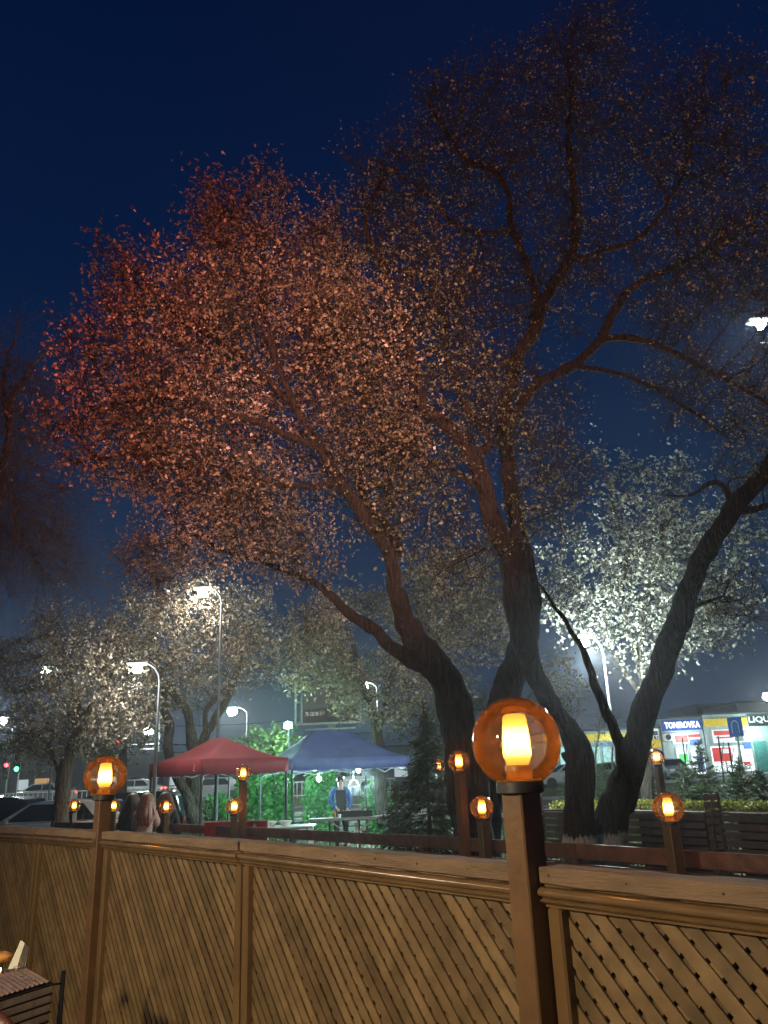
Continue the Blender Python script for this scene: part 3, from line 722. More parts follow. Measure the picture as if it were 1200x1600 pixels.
make_tree('leafy_tree', 'two-stemmed leafy tree rising behind the red tent', 'tree',
  [[(306, 1293, 22, .22), (302, 1240, 22, .2), (304, 1190, 22, .19), (300, 1150, 22, .15), (292, 1110, 22, .13), (268, 1080, 21.8, .1), (250, 1050, 21.6, .07), (235, 1000, 21.6, .04)],
   [(306, 1293, 21.7, .14), (290, 1240, 21.7, .13), (270, 1200, 21.7, .13), (262, 1160, 21.6, .13), (266, 1140, 21.6, .14), (258, 1110, 21.4, .11), (256, 1080, 21.3, .08), (240, 1030, 21.2, .04)],
   [(304, 1185, 22, .13), (322, 1145, 22, .12), (345, 1110, 22, .12), (362, 1075, 22, .10), (374, 1040, 22, .08), (380, 980, 22, .04)],
   [(325, 1140, 22, .08), (322, 1110, 22, .07), (345, 1085, 22, .06), (365, 1060, 22, .05)]],
  [(280, 1000, 21.5, 130, 80, 2.3, 2.4), (400, 1010, 22, 90, 60, 1.8, 1.4), (220, 1060, 21, 80, 60, 1.6, 1), (330, 940, 21.5, 110, 50, 1.8, 1), (300, 1060, 22, 80, 50, 1.2, .8)],
  2600, bk2, lf_pale, 17, step=.26, kill=.32, tip=.007, twigs=5, twl=(.2, .6), leaves=5, lsize=.065, clump=.2, maxr=.04, twr=.006)
make_tree('leafy_tree', 'leaning dark-trunked leafy tree left of the slim lamp post', 'tree',
  [[(92, 1296, 18.2, .19), (96, 1245, 18.2, .165), (102, 1200, 18.2, .15), (114, 1160, 18.2, .14), (124, 1130, 18.2, .12), (120, 1100, 18.2, .09), (108, 1060, 18.1, .06), (90, 1010, 18, .03)],
   [(124, 1132, 18.2, .08), (150, 1090, 18.2, .05), (165, 1040, 18.2, .03)],
   [(98, 1230, 18.2, .05), (88, 1195, 18.4, .04), (78, 1165, 18.6, .03)]],
  [(100, 1050, 18, 130, 90, 2, 2.6), (40, 1120, 17.8, 70, 60, 1.5, 1.1), (180, 1110, 18.3, 70, 60, 1.4, 1.1), (110, 1000, 18, 90, 60, 1.4, .9), (130, 1130, 18, 60, 40, 1, .6)],
  2500, bk2, lf_pale, 18, step=.24, kill=.3, tip=.007, twigs=5, twl=(.2, .5), leaves=5, lsize=.058, clump=.2, maxr=.04, twr=.006)
# bare dark tree at the left edge
make_tree('bare_tree', 'dark leafless tree with hanging twigs at the left edge', 'tree',
  [[(-60, 1290, 15, .25), (-50, 1100, 15, .2), (-30, 900, 15, .15), (-5, 780, 15, .11), (15, 680, 15, .08), (20, 620, 15, .06), (60, 560, 15, .03), (110, 520, 15, .012)],
   [(15, 690, 15, .05), (5, 600, 15, .04), (20, 540, 15, .02), (35, 490, 15, .008)]],
  [(20, 640, 15, 70, 110, 1.3, 1), (20, 820, 14.6, 100, 110, 1.5, 2.4), (90, 870, 14.8, 60, 50, 1, .5)],
  1100, bark_mat('brown_bark', (0.14, 0.085, 0.07)), lf_el, 19, step=.24, kill=.26, tip=.006, twigs=6, twl=(.5, 1.2), leaves=1, lsize=.03, droop=.28, maxr=.03, twr=.005, leafprob=.3)
# far trees
make_tree('far_tree', 'bushy dim tree far behind the left leafy trees', 'tree',
  [[(190, 1240, 36, .22), (192, 1190, 36, .18), (195, 1150, 36, .12), (190, 1110, 36, .06)]],
  [(190, 1130, 36, 70, 50, 2.2, 1.5), (120, 1160, 37, 60, 35, 2, 1), (50, 1170, 37, 60, 30, 2, .8)],
  900, bk2, lf_mix, 20, step=.5, kill=.7, tip=.012, twigs=6, twl=(.3, .9), leaves=9, lsize=.13, maxr=.08, twr=.01)
make_tree('far_tree', 'dim tree with lemon-green crown between the two tents', 'tree',
  [[(420, 1250, 27, .16), (422, 1200, 27, .12), (430, 1170, 27, .07)]],
  [(420, 1165, 27, 42, 36, 1.1, 1.4), (452, 1160, 27, 30, 25, .8, .5), (385, 1180, 27, 25, 30, .7, .5)],
  420, bk2, leaf_mat('lemon_leaf', ((.14, .24, .05), (.24, .34, .09), (.36, .44, .16))), 21, step=.3, kill=.4, tip=.01, twigs=4, twl=(.2, .5), leaves=6, lsize=.1, maxr=.06, twr=.007)
make_tree('far_tree', 'dim far tree right of the blue tent', 'tree',
  [[(690, 1240, 30, .2), (695, 1170, 30, .14), (700, 1120, 30, .08)]],
  [(700, 1110, 30, 70, 55, 2, 1.4), (640, 1130, 30, 45, 40, 1.4, .7), (860, 1080, 31, 60, 70, 2, 1)],
  900, bk2, lf_mix, 22, step=.45, kill=.6, tip=.012, twigs=6, twl=(.3, .7), leaves=9, lsize=.10, maxr=.07, twr=.009)
for k, (px, Y, top, sd) in enumerate(((905, 24, 1050, 31), (935, 26, 1070, 32), (960, 25, 1110, 33))):
    make_tree('sapling', ['thin bare sapling left of the lamp mast', 'thin bare sapling behind the forked trunk', 'short bare sapling before the left shop'][k], 'sapling',
      [[(px, 1245, Y, .035), (px-4, 1180, Y, .028), (px+3, 1120, Y, .02), (px, top+20, Y, .01)]],
      [(px, top+40, Y, 28, 45, .6, 1)], 60, bkpale, lf_pale, sd, step=.25, kill=.35, tip=.006, twigs=3, twl=(.3, .8), leaves=1, lsize=.05, maxr=.05, twr=.007, leafprob=.4, group='bare saplings by the shops')

# ------------------------------------------------------------------ spruce, bushes, ivy
def cone_bush(name, label, cat, px, py, Y, h, rad, seed, lsize, cols, rings, per, group=None, zb=0.0, droopy=.25):
    rng = np.random.default_rng(seed); b = at(px, py, Y); g = gz(Y)+zb; root = thing(name, label, cat, (b[0], b[1], g), 0, group)
    mbk = MB().tube([(0, 0, 0), (0, 0, h*.97)], [rad*.06, rad*.01], 6)
    Vs = []; rn = []
    for k in range(rings):
        t = k/(rings-1); z = h*(.04+.94*t); R = rad*(1-t**1.25)*(.8+.4*rng.random())+.03
        for j in range(per):
            a = rng.random()*6.283; rr_ = R*rng.uniform(.7, 1.15); end = np.array([math.cos(a)*rr_, math.sin(a)*rr_, z-droopy*rr_+.1*rng.normal()*rad])
            s0 = np.array([0, 0, z]); mbk.tube([s0, (s0+end)/2+[0, 0, .05*rad], end], [.012, .008, .003], 3, False)
            m = max(6, int(rr_/lsize*4.2)); tt = rng.random(m)**.6
            p = s0+(end-s0)*tt[:, None]; out = unit((end-s0)[None])
            side = unit(np.cross(out, [[0, 0, 1]])); sg = rng.choice([-1, 1], m)[:, None]
            u = unit(out*.7+side*sg*rng.uniform(.3, 1, (m, 1))+np.array([0, 0, -.25])+rng.normal(size=(m, 3))*.25)
            w = unit(np.cross(u, rng.normal(size=(m, 3)))); s = (lsize*rng.uniform(.7, 1.6, m))[:, None]
            q = np.stack([p, p+u*s*.6+w*s*.12, p+u*s*1.5, p+u*s*.6-w*s*.12], 1); Vs.append(q.reshape(-1, 3)); rn.append(np.repeat(rng.random(m), 4))
    obj('trunk', mbk, bk2, root)
    V = np.concatenate(Vs)
    obj('needles', arr_mesh('needles', V, np.arange(len(V)).reshape(-1, 4), cols, rnd=np.concatenate(rn)), parent=root, kind='stuff')
    return root
nd1 = leaf_mat('spruce_needle', ((.035, .045, .018), (.06, .065, .03), (.10, .085, .045)), .15)
nd2 = leaf_mat('thuja_needle', ((.03, .06, .025), (.05, .09, .04), (.09, .12, .06)), .15)
cone_bush('spruce', 'dark feathery spruce left of the tall red-posted lamp', 'conifer', 672, 1300, 11.6, 2.55, .72, 41, .055, nd1, 26, 13)
cone_bush('spruce', 'small spruce leaning over the end of the grill table', 'conifer', 622, 1300, 12.6, 1.55, .5, 42, .05, nd1, 16, 11)
for k, (px, Y, h, r, lab) in enumerate(((905, 21, 1.5, .55, 'dark thuja bush left of the whitewashed trunk'), (945, 20, 1.35, .6, 'round thuja bush between the two elm trunks'), (1075, 17, 1.25, .5, 'thuja bush right of the tall lamp before the tinting shop'),
        (1105, 18, 1.7, .45, 'tallest thuja bush under the bright shop window'), (1165, 15, 1.3, .55, 'thuja bush before the right shop pavement'), (1195, 14, 1.1, .45, 'thuja bush at the right edge'), (1010, 22, 1.2, .5, 'small thuja bush behind the forked trunk'))):
    cone_bush('thuja_bush', lab, 'bush', px, 1250, Y, h, r, 50+k, .06, nd2, 13, 12, 'thuja bushes behind the planter fence', zb=.35 if k < 6 else .2, droopy=-.5)
# flowering plants in the planter
yl = leaf_mat('planter_leaf', ((.16, .2, .03), (.32, .33, .06), (.5, .45, .1)), .3)  # yellow lamp light is put into the leaf colours
random.seed(8)
def clump(name, label, cat, c, h, r, n, ls, m, seed, group=None):
    rng = np.random.default_rng(seed); root = thing(name, label, cat, c, 0, group)
    u = unit(rng.normal(size=(n, 3)))*rng.random((n, 1))**.4; p = u*np.array([r, r, h/2])+np.array([0, 0, h/2])
    d = unit(rng.normal(size=(n, 3))+u); w = unit(np.cross(d, rng.normal(size=(n, 3)))); s = (ls*rng.uniform(.6, 1.4, n))[:, None]
    q = np.stack([p, p+d*s*.5+w*s*.4, p+d*s, p+d*s*.5-w*s*.4], 1)
    obj('leaves', arr_mesh('leaves', q.reshape(-1, 3), np.arange(4*n).reshape(-1, 4), m, rnd=np.repeat(rng.random(n), 4)), parent=root, kind='stuff')
    mb = MB()
    for k in range(7): a = k*.9; mb.tube([(0, 0, 0), (math.cos(a)*r*.6, math.sin(a)*r*.6, h*.8)], .006, 4)
    obj('stems', mb, bk2, root); return root
for k, px in enumerate((872, 897, 925, 942, 975, 1000, 1022, 1060, 1082, 1095, 1130, 1142, 1165, 1188)):
    Y = 15.1-(px-838)/450*4.2; q = at(px, 1258, Y+.2)
    clump('planter_plant', ['plant in the planter left of the whitewashed trunk', 'plant in the planter behind the whitewashed trunk', 'yellow-green plant between the elm trunks', 'plant beside the left slatted pillar', 'brightly lit plant behind the forked trunk', 'plant right of the forked trunk foot', 'plant under the tall right lamp', 'plant right of the low right lamp globe', 'plant left of the right slatted pillar', 'bright yellow-lit plant against the right slatted pillar', 'yellow-lit plant right of the slatted pillar', 'second plant right of the slatted pillar', 'plant near the right edge of the planter', 'last plant at the right edge of the planter'][k],
          'plant', (q[0], q[1], .985), .15, .17, 170, .045, yl, 70+k, 'plants in the planter')
ivy = leaf_mat('ivy_leaf', ((.04, .20, .04), (.08, .34, .07), (.16, .48, .12)), .35)
random.seed(9)
for k, (px, py, Y, h, r, n, lab) in enumerate(((395, 1290, 24, 1.9, .75, 1900, 'green ivy shrub under the right half of the red tent'), (436, 1292, 24.5, 2.1, .6, 1600, 'green ivy shrub just left of the red tent corner leg'), (500, 1290, 25, 1.9, .7, 1700, 'green ivy shrub behind the tent bulb'),
        (523, 1290, 25.5, 2.0, .35, 700, 'narrow green ivy column left of the man'), (590, 1292, 25, 1.3, .6, 900, 'dim green shrub behind the grill'), (340, 1292, 26, 1.1, .6, 900, 'low pale shrub behind the middle tent leg'))):
    q = at(px, py, Y); clump('ivy_shrub', lab, 'shrub', (q[0], q[1], 0), h+.3, r*.72, int(n*.8), .12, ivy, 90+k, 'ivy shrubs behind the tents')

# stone wall of separate stones behind the grill
sw_ = thing('stone_wall', 'low pale stone wall behind the grill and the ivy', 'wall', (at(360, 1290, 26.5)[0], 26.5, 0))
Ms = mat('wall_stone', (.34, .33, .3), rough=.9, nscale=6, namt=.4, bump=.6)
obj('mortar_core', MB().box((3.0, .16, .33), (6.2, .22, .66)), mat('mortar', (.2, .2, .18), rough=.95), sw_)
random.seed(4)
for r_ in range(4):
    x = -.1
    while x < 6.0:
        w = random.uniform(.22, .5); h = .155
        mb = MB().bbox((x+w/2, random.uniform(-.01, .015), .02+r_*.165+h/2), (w-.02, .12, h-random.uniform(0, .02)), .03)
        obj('stone', mb, Ms, sw_); x += w

# ------------------------------------------------------------------ tents
M_red = mat('red_canvas', (.24, .02, .03), rough=.75, nscale=3, namt=.15, bump=.35, bscale=5)
M_blue = mat('blue_canvas', (.075, .10, .26), rough=.75, nscale=3, namt=.15, bump=.35, bscale=5)
def tent(name, label, corner, ang, a, b, ztop, H, val, m, ridge_ax, rl_, group):
    """corner = near corner; a along ang, b along ang+90"""
    t = thing(name, label, 'tent', (corner[0], corner[1], 0), ang, group)
    N = 28; vs = []; fs = []
    for j in range(N+1):
        for i in range(N+1):
            u = 2*i/N-1; v = 2*j/N-1
            if ridge_ax == 'a': d = max(abs(v), max(0, (abs(u)-rl_)/(1-rl_)))
            else: d = max(abs(u), max(0, (abs(v)-rl_)/(1-rl_)))
            z = ztop+H*(1-d)**1.35 - .03*(1-max(abs(u), abs(v)))*math.sin(5*u)*math.cos(4*v)
            edge = max(abs(u), abs(v))
            if edge > .999:
                other = (v if abs(u) > .999 else u); z -= .02*math.sin((other+1)/2*math.pi)+.0
            vs.append((a*(u+1)/2, b*(v+1)/2, z))
    for j in range(N):
        for i in range(N): k = j*(N+1)+i; fs.append((k, k+1, k+N+2, k+N+1))
    mb = MB(); mb.add(vs, fs); c = obj('canopy', mb, m, t, smooth=True)
    sol = c.modifiers.new('thick', 'SOLIDIFY'); sol.thickness = .006
    for k, (p, q) in enumerate((((0, 0), (a, 0)), ((a, 0), (a, b)), ((a, b), (0, b)), ((0, b), (0, 0)))):
        vs = []; n = 24; P0 = Vector(p+(0,)); Q = Vector(q+(0,)); nr = (Q-P0).normalized().cross(Vector((0, 0, 1)))
        for i in range(n+1):
            s = i/n; sag = .02*math.sin(s*math.pi)
            for w in (0, .5, 1):
                z = ztop-sag-.002-val*w
                wob = .006*math.sin(s*21+k*2)*w+.006
                vs.append(P0.lerp(Q, s)+nr*wob+Vector((0, 0, z)))
        fs = [(i*3+j, i*3+3+j, i*3+4+j, i*3+1+j) for i in range(n) for j in (0, 1)]
        mb = MB(); mb.add(vs, fs); vo = obj('valance', mb, m, t, smooth=True)
        vo.modifiers.new('thick', 'SOLIDIFY').thickness = .004
    for x, y in ((.03, .03), (a-.03, .03), (a-.03, b-.03), (.03, b-.03)):
        l = obj('leg', MB().bbox((x, y, ztop/2), (.045, .045, ztop-.01), .004), M_darkmetal, t)
        obj('foot_plate', MB().box((x, y, .012), (.11, .11, .012)), M_darkmetal, l)
    zt = ztop-.09; zb = ztop-.36
    def sc(p, q):
        mb = MB(); P0 = Vector(p); Q = Vector(q)
        for k in range(2):
            s0, s1 = P0.lerp(Q, k/2), P0.lerp(Q, (k+1)/2)
            mb.tube([(s0.x, s0.y, zt), (s1.x, s1.y, zb)], .014, 6); mb.tube([(s0.x, s0.y, zb), (s1.x, s1.y, zt)], .014, 6)
        obj('scissor_truss', mb, M_galv, t)
    e = .05
    sc((e, e, 0), (a-e, e, 0)); sc((a-e, e, 0), (a-e, b-e, 0)); sc((a-e, b-e, 0), (e, b-e, 0)); sc((e, b-e, 0), (e, e, 0))
    obj('ridge_pole', MB().tube([(a/2, b/2, ztop-.2), (a/2, b/2, ztop+H-.03)], .02, 8), M_galv, t)
    return t
q = at(315, 1190, 18)
rt_ = tent('canopy_tent', 'red pop-up tent with a peaked roof left of the blue one', (q[0], q[1]), math.radians(38), 2.18, 2.96, 2.16, .52, .31, M_red, 'b', .28, 'pop-up tents')
# printed emblem on the red valance (long face runs along local y at x = 0)
em = MB()
for k in range(3): em.box((-.018, .32+.02*k, 2.04-.05*k), (.004, .05, .022))
em.box((-.018, .33, 1.93), (.004, .07, .02))
obj('printed_emblem', em, mat('faded_print', (.62, .35, .35)), rt_)
q = at(455, 1188, 19.9)
bt_ = tent('canopy_tent', 'blue pop-up tent over the grill with white bulbs', (q[0], q[1]), math.radians(24), 3.15, 3.0, 2.12, .74, .25, M_blue, 'a', .34, 'pop-up tents')

# bulbs under the blue tent
M_cyan = emis('cyan_white_bulb', (.55, 1.0, .95), 60)
for k, (px, py, Y, lab) in enumerate(((498, 1217, 20.9, 'glaring white bulb hanging left of the man under the blue tent'), (560, 1203, 21.0, 'glaring white bulb hanging above the black pot'))):
    p = at(px, py, Y); t = thing('hanging_bulb', lab, 'bulb', p, 0, 'bulbs under the blue tent')
    obj('bulb', MB().ball((0, 0, 0), .055, 8, (1, 1, 1.25)), M_cyan, t, smooth=True)
    obj('holder', MB().lathe([(.022, .06), (.025, .13), (.01, .14)], n=12), M_white, t)
    obj('cable', MB().tube([(0, 0, .13), (.01, 0, .3)], .005, 5), M_black, t)
    lamp_light('bulb_light', p+np.array([0, -.05, -.08]), 330 if k else 360, (.62, 1.0, .95), .06)

# green-cyan floodlight on a pole between the tents
p = at(450, 1133, 25.5); t = thing('floodlight', 'cyan-white floodlight on a thin pole between the two tents', 'floodlight', (p[0], p[1], 0))
obj('pole', MB().tube([(0, .12, 0), (0, .12, p[2]+.1)], .03, 8), M_darkmetal, t)
obj('housing', MB().bbox((0, .05, p[2]), (.3, .08, .22), .01), M_darkmetal, t)
obj('lens', MB().ball((0, -.02, p[2]), .11, 8), emis('flood_lens', (.45, 1.0, .85), 90), t)
lamp_light('flood_light', (p[0], p[1]-.4, p[2]-.15), 560, (.5, 1.0, .75), .1)

# ------------------------------------------------------------------ grill table, pot, red board, plastic table
T_w = mat('grey_wood', (.16, .14, .12), rough=.8, nscale=12, bump=.3)
p = at(486, 1275, 19.4); t = thing('grill_table', 'long narrow grill table on thin legs in front of the man', 'table', (p[0], p[1], 0), math.radians(6))
obj('table_top', MB().bbox((.95, 0, .76), (2.0, .45, .06), .006), T_w, t)
for x in (.08, .42, 1.1, 1.8):
    for y in (-.18, .18): obj('leg', MB().tube([(x, y, 0), (x, y, .73)], .018, 6), M_darkmetal, t)
obj('cross_brace', MB().tube([(.5, -.2, .05), (1.35, -.2, .68)], .016, 6).tube([(.5, -.2, .68), (1.3, -.2, .05)], .016, 6), mat('rusty_steel', (.3, .16, .1), rough=.7), t)
g = thing('grill', 'open grill tray with skewers and smoke on the table', 'grill', (p[0]+1.0, p[1]+.1, .79), math.radians(6))
obj('tray', MB().box((0, 0, .015), (.8, .3, .02)).box((0, -.15, .07), (.8, .012, .12)).box((0, .15, .07), (.8, .012, .12)).box((-.4, 0, .07), (.012, .29, .12)).box((.4, 0, .07), (.012, .29, .12)), M_darkmetal, g)
for k in range(9): obj('skewer', MB().tube([(-.34+k*.085, -.24, .135), (-.34+k*.085, .2, .135)], .004, 4).tube([(-.34+k*.085, -.12, .137), (-.34+k*.085, .12, .137)], .018, 6), mat('grilled_meat', (.22, .09, .04), rough=.7), g)
obj('coals', MB().box((0, 0, .06), (.76, .27, .04)), mat('coals', (.08, .03, .02), rough=.9, bump=1, bscale=50), g)
fs_ = thing('folding_stand', 'white crossed folding stand under the grill table', 'stand', (p[0]+1.05, p[1]+.35, 0))
for s in (-1, 1):
    for a in (-.33, 0.0, .33): obj('leg', MB().tube([(a*s, -.1+.1*s, 0), (-.15*a*s, .1*s, .66)], .017, 6), M_white, fs_)
p2 = at(553, 1236, 21.2); t = thing('hanging_pot', 'black pot hanging on a cord beside the man', 'pot', (p2[0], p2[1], p2[2]-.14))
obj('bowl', MB().lathe([(.13, 0), (.17, .03), (.16, .24), (.14, .26), (.14, .2), (.12, .04)], n=24), M_black, t, smooth=True)
obj('handle', MB().tube([(-.14, 0, .25), (-.08, 0, .37), (0, 0, .42), (.08, 0, .37), (.14, 0, .25)], .007, 6), M_galv, t)
obj('cord', MB().tube([(0, 0, .42), (0, 0, .62)], .006, 5), M_white, t)
# small things on the table
for k, (dx, n_, lab, m_) in enumerate(((.55, 'condiment_bottle', 'small bottle on the grill table near the man', mat('amber_bottle', (.3, .15, .05), rough=.2)), (.66, 'salt_jar', 'small pale jar on the grill table beside the bottle', M_white), (1.75, 'tin_plate', 'tin plate at the right end of the grill table', M_galv))):
    prof = [(.03, 0), (.032, .1), (.012, .14), (.012, .18)] if k == 0 else ([(.035, 0), (.04, .07), (.03, .08)] if k == 1 else [(.07, 0), (.14, .025), (.13, .03)])
    o = obj(n_, MB().lathe(prof, n=16), m_, None, True); o.location = (p[0]+dx, p[1]-.1, .79+.012*dx*10*.0+.0); tag(o, lab, ['bottle', 'jar', 'plate'][k])

# red board with a white triangle on the rail, white table with bowls
q = at(368, 1305, 14.2); t = thing('red_board', 'red advertising board with a white triangle behind the plank fence', 'board', (q[0], q[1], 0), math.radians(-14))
obj('panel', MB().bbox((0, 0, .78), (1.15, .03, .52), .004), mat('red_board_paint', (.55, .04, .04), rough=.45), t)
obj('frame', MB().box((0, -.02, 1.045), (1.2, .03, .02)).box((.59, -.02, .78), (.02, .03, .55)), M_white, t)
tri = MB().prism([(.30, .93), (.40, .93), (.35, 1.01)], -.021, -.018); obj('printed_triangle', tri, M_white, t)
lm = MB(); lm.box((.42, -.019, .62), (.12, .004, .06)); lm.box((-.25, -.019, .66), (.2, .004, .04)); obj('printed_strip', lm, M_white, t)
for s in (-.45, .45): obj('leg', MB().box((s, .035, .27), (.04, .04, .54)), M_rail, t)
q = at(447, 1297, 17.6); t = thing('plastic_table', 'pale round-edged table behind the fence under the tent corner', 'table', (q[0], q[1], 0))
obj('table_top', MB().bbox((0, 0, .74), (1.2, .7, .04), .015), mat('pale_plastic', (.55, .66, .6), rough=.4), t)
for x in (-.52, .52):
    for y in (-.28, .28): obj('leg', MB().box((x, y, .36), (.05, .05, .72)), M_white, t)
for k, dx in enumerate((-.3, .0)):
    o = obj('plastic_bowl', MB().lathe([(.07, 0), (.14, .09), (.15, .1), (.135, .095), (.06, .01)], n=20), M_white, None, True)
    o.location = (q[0]+dx, q[1]-.1, .761); tag(o, ['larger white bowl on the left of the pale table', 'white bowl nearer the tent corner leg on the pale table'][k], 'bowl', 'bowls on the pale table')

# ------------------------------------------------------------------ people
M_skin = mat('skin', (.5, .3, .22), rough=.55, namt=.08)
def skin_obj(name, verts, edges, radii, m, parent, sub=2, root=0):
    bm = bmesh.new(); lay = bm.verts.layers.skin.verify(); vs = [bm.verts.new(v) for v in verts]
    for i, r in enumerate(radii):
        vs[i][lay].radius = (r if isinstance(r, tuple) else (r, r)); vs[i][lay].use_root = (i == root)
    for a, b in edges: bm.edges.new((vs[a], vs[b]))
    me = bpy.data.meshes.new(name); bm.to_mesh(me); bm.free(); me.materials.append(m)
    o = bpy.data.objects.new(name, me); COL.objects.link(o); o.parent = parent
    o.modifiers.new('skin', 'SKIN').use_smooth_shade = True
    s = o.modifiers.new('sub', 'SUBSURF'); s.levels = sub; s.render_levels = sub
    return o
def person(label, loc, rz, pose, top, legs, hair_m, hair, scale=1.0, group=None):
    t = thing('person', label, 'person', loc, rz, group); t.scale = (scale,)*3
    # faces -y in local space
    if pose == 'grill':
        J = dict(pel=(0, .03, .95), sp=(0, .02, 1.12), ch=(0, -.01, 1.33), nk=(0, -.03, 1.49), hb=(0, -.05, 1.56), hd=(0, -.075, 1.64), ht=(0, -.06, 1.73),
                 sl=(-.17, -.01, 1.43), el=(-.26, -.02, 1.16), wl=(-.13, -.25, 1.03), sr=(.17, -.01, 1.43), er=(.25, .0, 1.16), wr=(.14, -.24, .99),
                 hl=(-.09, .03, .92), kl=(-.11, .0, .5), al=(-.11, .04, .09), tl=(-.13, -.12, .04), hr=(.09, .03, .92), kr=(.11, .0, .5), ar=(.11, .04, .09), tr=(.13, -.12, .04))
    else:
        J = dict(pel=(0, .03, .52), sp=(0, .05, .70), ch=(0, .03, .92), nk=(0, -.0, 1.09), hb=(0, -.02, 1.15), hd=(0, -.045, 1.23), ht=(0, -.03, 1.32),
                 sl=(-.16, .02, 1.03), el=(-.22, -.05, .78), wl=(-.1, -.28, .76), sr=(.16, .02, 1.03), er=(.22, -.05, .78), wr=(.1, -.28, .76),
                 hl=(-.09, .02, .5), kl=(-.12, -.42, .5), al=(-.12, -.42, .1), tl=(-.12, -.56, .05), hr=(.09, .02, .5), kr=(.12, -.42, .5), ar=(.12, -.42, .1), tr=(.12, -.56, .05))
    K = list(J); I = {k: i for i, k in enumerate(K)}
    R = dict(pel=.12, sp=.11, ch=(.13, .1), nk=.052, hb=.062, hd=(.085, .095), ht=.055, sl=.06, el=.043, wl=.028, sr=.06, er=.043, wr=.028, hl=.085, kl=.055, al=.038, tl=.03, hr=.085, kr=.055, ar=.038, tr=.03)
    Ed = [('pel', 'sp'), ('sp', 'ch'), ('ch', 'nk'), ('nk', 'hb'), ('hb', 'hd'), ('hd', 'ht'), ('ch', 'sl'), ('sl', 'el'), ('el', 'wl'), ('ch', 'sr'), ('sr', 'er'), ('er', 'wr'), ('pel', 'hl'), ('hl', 'kl'), ('kl', 'al'), ('al', 'tl'), ('pel', 'hr'), ('hr', 'kr'), ('kr', 'ar'), ('ar', 'tr')]
    verts = [J[k] for k in K]; rad = [R[k] for k in K]; edges = [(I[a], I[b]) for a, b in Ed]
    # fingers as their own chains from each palm
    for s, w, e in ((-1, 'wl', 'el'), (1, 'wr', 'er')):
        wv = Vector(J[w]); d = (wv-Vector(J[e])).normalized(); side = d.cross(Vector((0, 0, 1))).normalized(); pal = wv+d*.07
        verts.append(tuple(pal)); rad.append(.03); pi = len(verts)-1; edges.append((I[w], pi))
        for k in range(4):
            b = pal+side*(k-1.5)*.02+d*.02; m_ = b+d*.035+Vector((0, 0, -.008)); e_ = m_+d*.02+Vector((0, 0, -.025))
            for q_, r_ in ((b, .010), (m_, .009), (e_, .007)): verts.append(tuple(q_)); rad.append(r_)
            n_ = len(verts); edges += [(pi, n_-3), (n_-3, n_-2), (n_-2, n_-1)]
        b = pal-side*s*.035; e_ = b+d*.03-side*s*.01
        verts.append(tuple(b)); rad.append(.011); verts.append(tuple(e_)); rad.append(.009); n_ = len(verts); edges += [(pi, n_-2), (n_-2, n_-1)]
    hd = Vector(J['hd'])
    verts.append(tuple(hd+Vector((0, -.098, -.012)))); rad.append(.014); edges.append((I['hd'], len(verts)-1))
    bd = skin_obj('body', verts, edges, rad, M_skin, t)
    for s in (-1, 1):
        obj('eye', MB().ball(hd+Vector((s*.032, -.083, .012)), .011, 6), M_black, t)
        obj('ear', MB().ball(hd+Vector((s*.083, .005, -.005)), .026, 6, (.35, .7, 1)), M_skin, t, smooth=True)
    obj('mouth', MB().ball(hd+Vector((0, -.080, -.048)), .02, 6, (1, .3, .25)), mat('lips', (.4, .14, .12)), t)
    def sub(keys, extra, m_, name, rt):
        ks = [k for k in keys]; ii = {k: i for i, k in enumerate(ks)}
        ed = [(ii[a], ii[b]) for a, b in Ed if a in ii and b in ii]
        rd = [tuple(x+extra for x in R[k]) if isinstance(R[k], tuple) else R[k]+extra for k in ks]
        return skin_obj(name, [J[k] for k in ks], ed, rd, m_, t, root=ii[rt])
    sub(['pel', 'sp', 'ch', 'sl', 'el', 'wl', 'sr', 'er', 'wr'], .02, top, 'jacket' if pose == 'grill' else 'blouse', 'pel')
    sub(['pel', 'hl', 'kl', 'al', 'hr', 'kr', 'ar'], .018, legs, 'trousers', 'pel')
    for s in ('l', 'r'):
        a = Vector(J['t'+s]); obj('shoe', MB().ball(a+Vector((0, .04, .0)), .1, 8, (.5, 1.35, .48)), M_black, t, smooth=True)
    # hair
    if hair == 'short':
        obj('hair', MB().ball(hd+Vector((0, .018, .035)), .102, 10, (.93, 1.0, .92)), hair_m, t, smooth=True)
    else:
        rng = random.Random(int(loc[0]*100)); h = obj('hair', MB().ball(hd+Vector((0, .02, .035)), .112, 12, (.98, 1.02, .98)), hair_m, t, smooth=True)
        for k in range(26):
            a = math.pi*(-.08+1.16*k/25); x, y = math.cos(a), math.sin(a); Lh = hair*rng.uniform(.8, 1.05)
            p0 = hd+Vector((x*.085, .02+y*.085, .08)); p1 = hd+Vector((x*.125, .03+y*.12, -.06)); p2 = hd+Vector((x*.155+rng.uniform(-.02, .02), .04+y*.155, -.06-Lh*.45)); p3 = hd+Vector((x*.13+rng.uniform(-.03, .03), .04+y*.15, -.06-Lh*.8)); p4 = hd+Vector((x*.11+rng.uniform(-.04, .04), .03+y*.13, -.06-Lh))
            obj('lock', MB().tube([p0, p1, p2, p3, p4], [.02, .032, .034, .026, .006], 7), hair_m, h, smooth=True)
    return t
M_auburn = mat('auburn_hair', (.30, .13, .07), rough=.4, nscale=30, namt=.5); M_brown = mat('brown_hair', (.09, .04, .025), rough=.45, nscale=30, namt=.4); M_dkh = mat('black_hair', (.02, .015, .012), rough=.45)
p = at(533, 1290, 20.15)
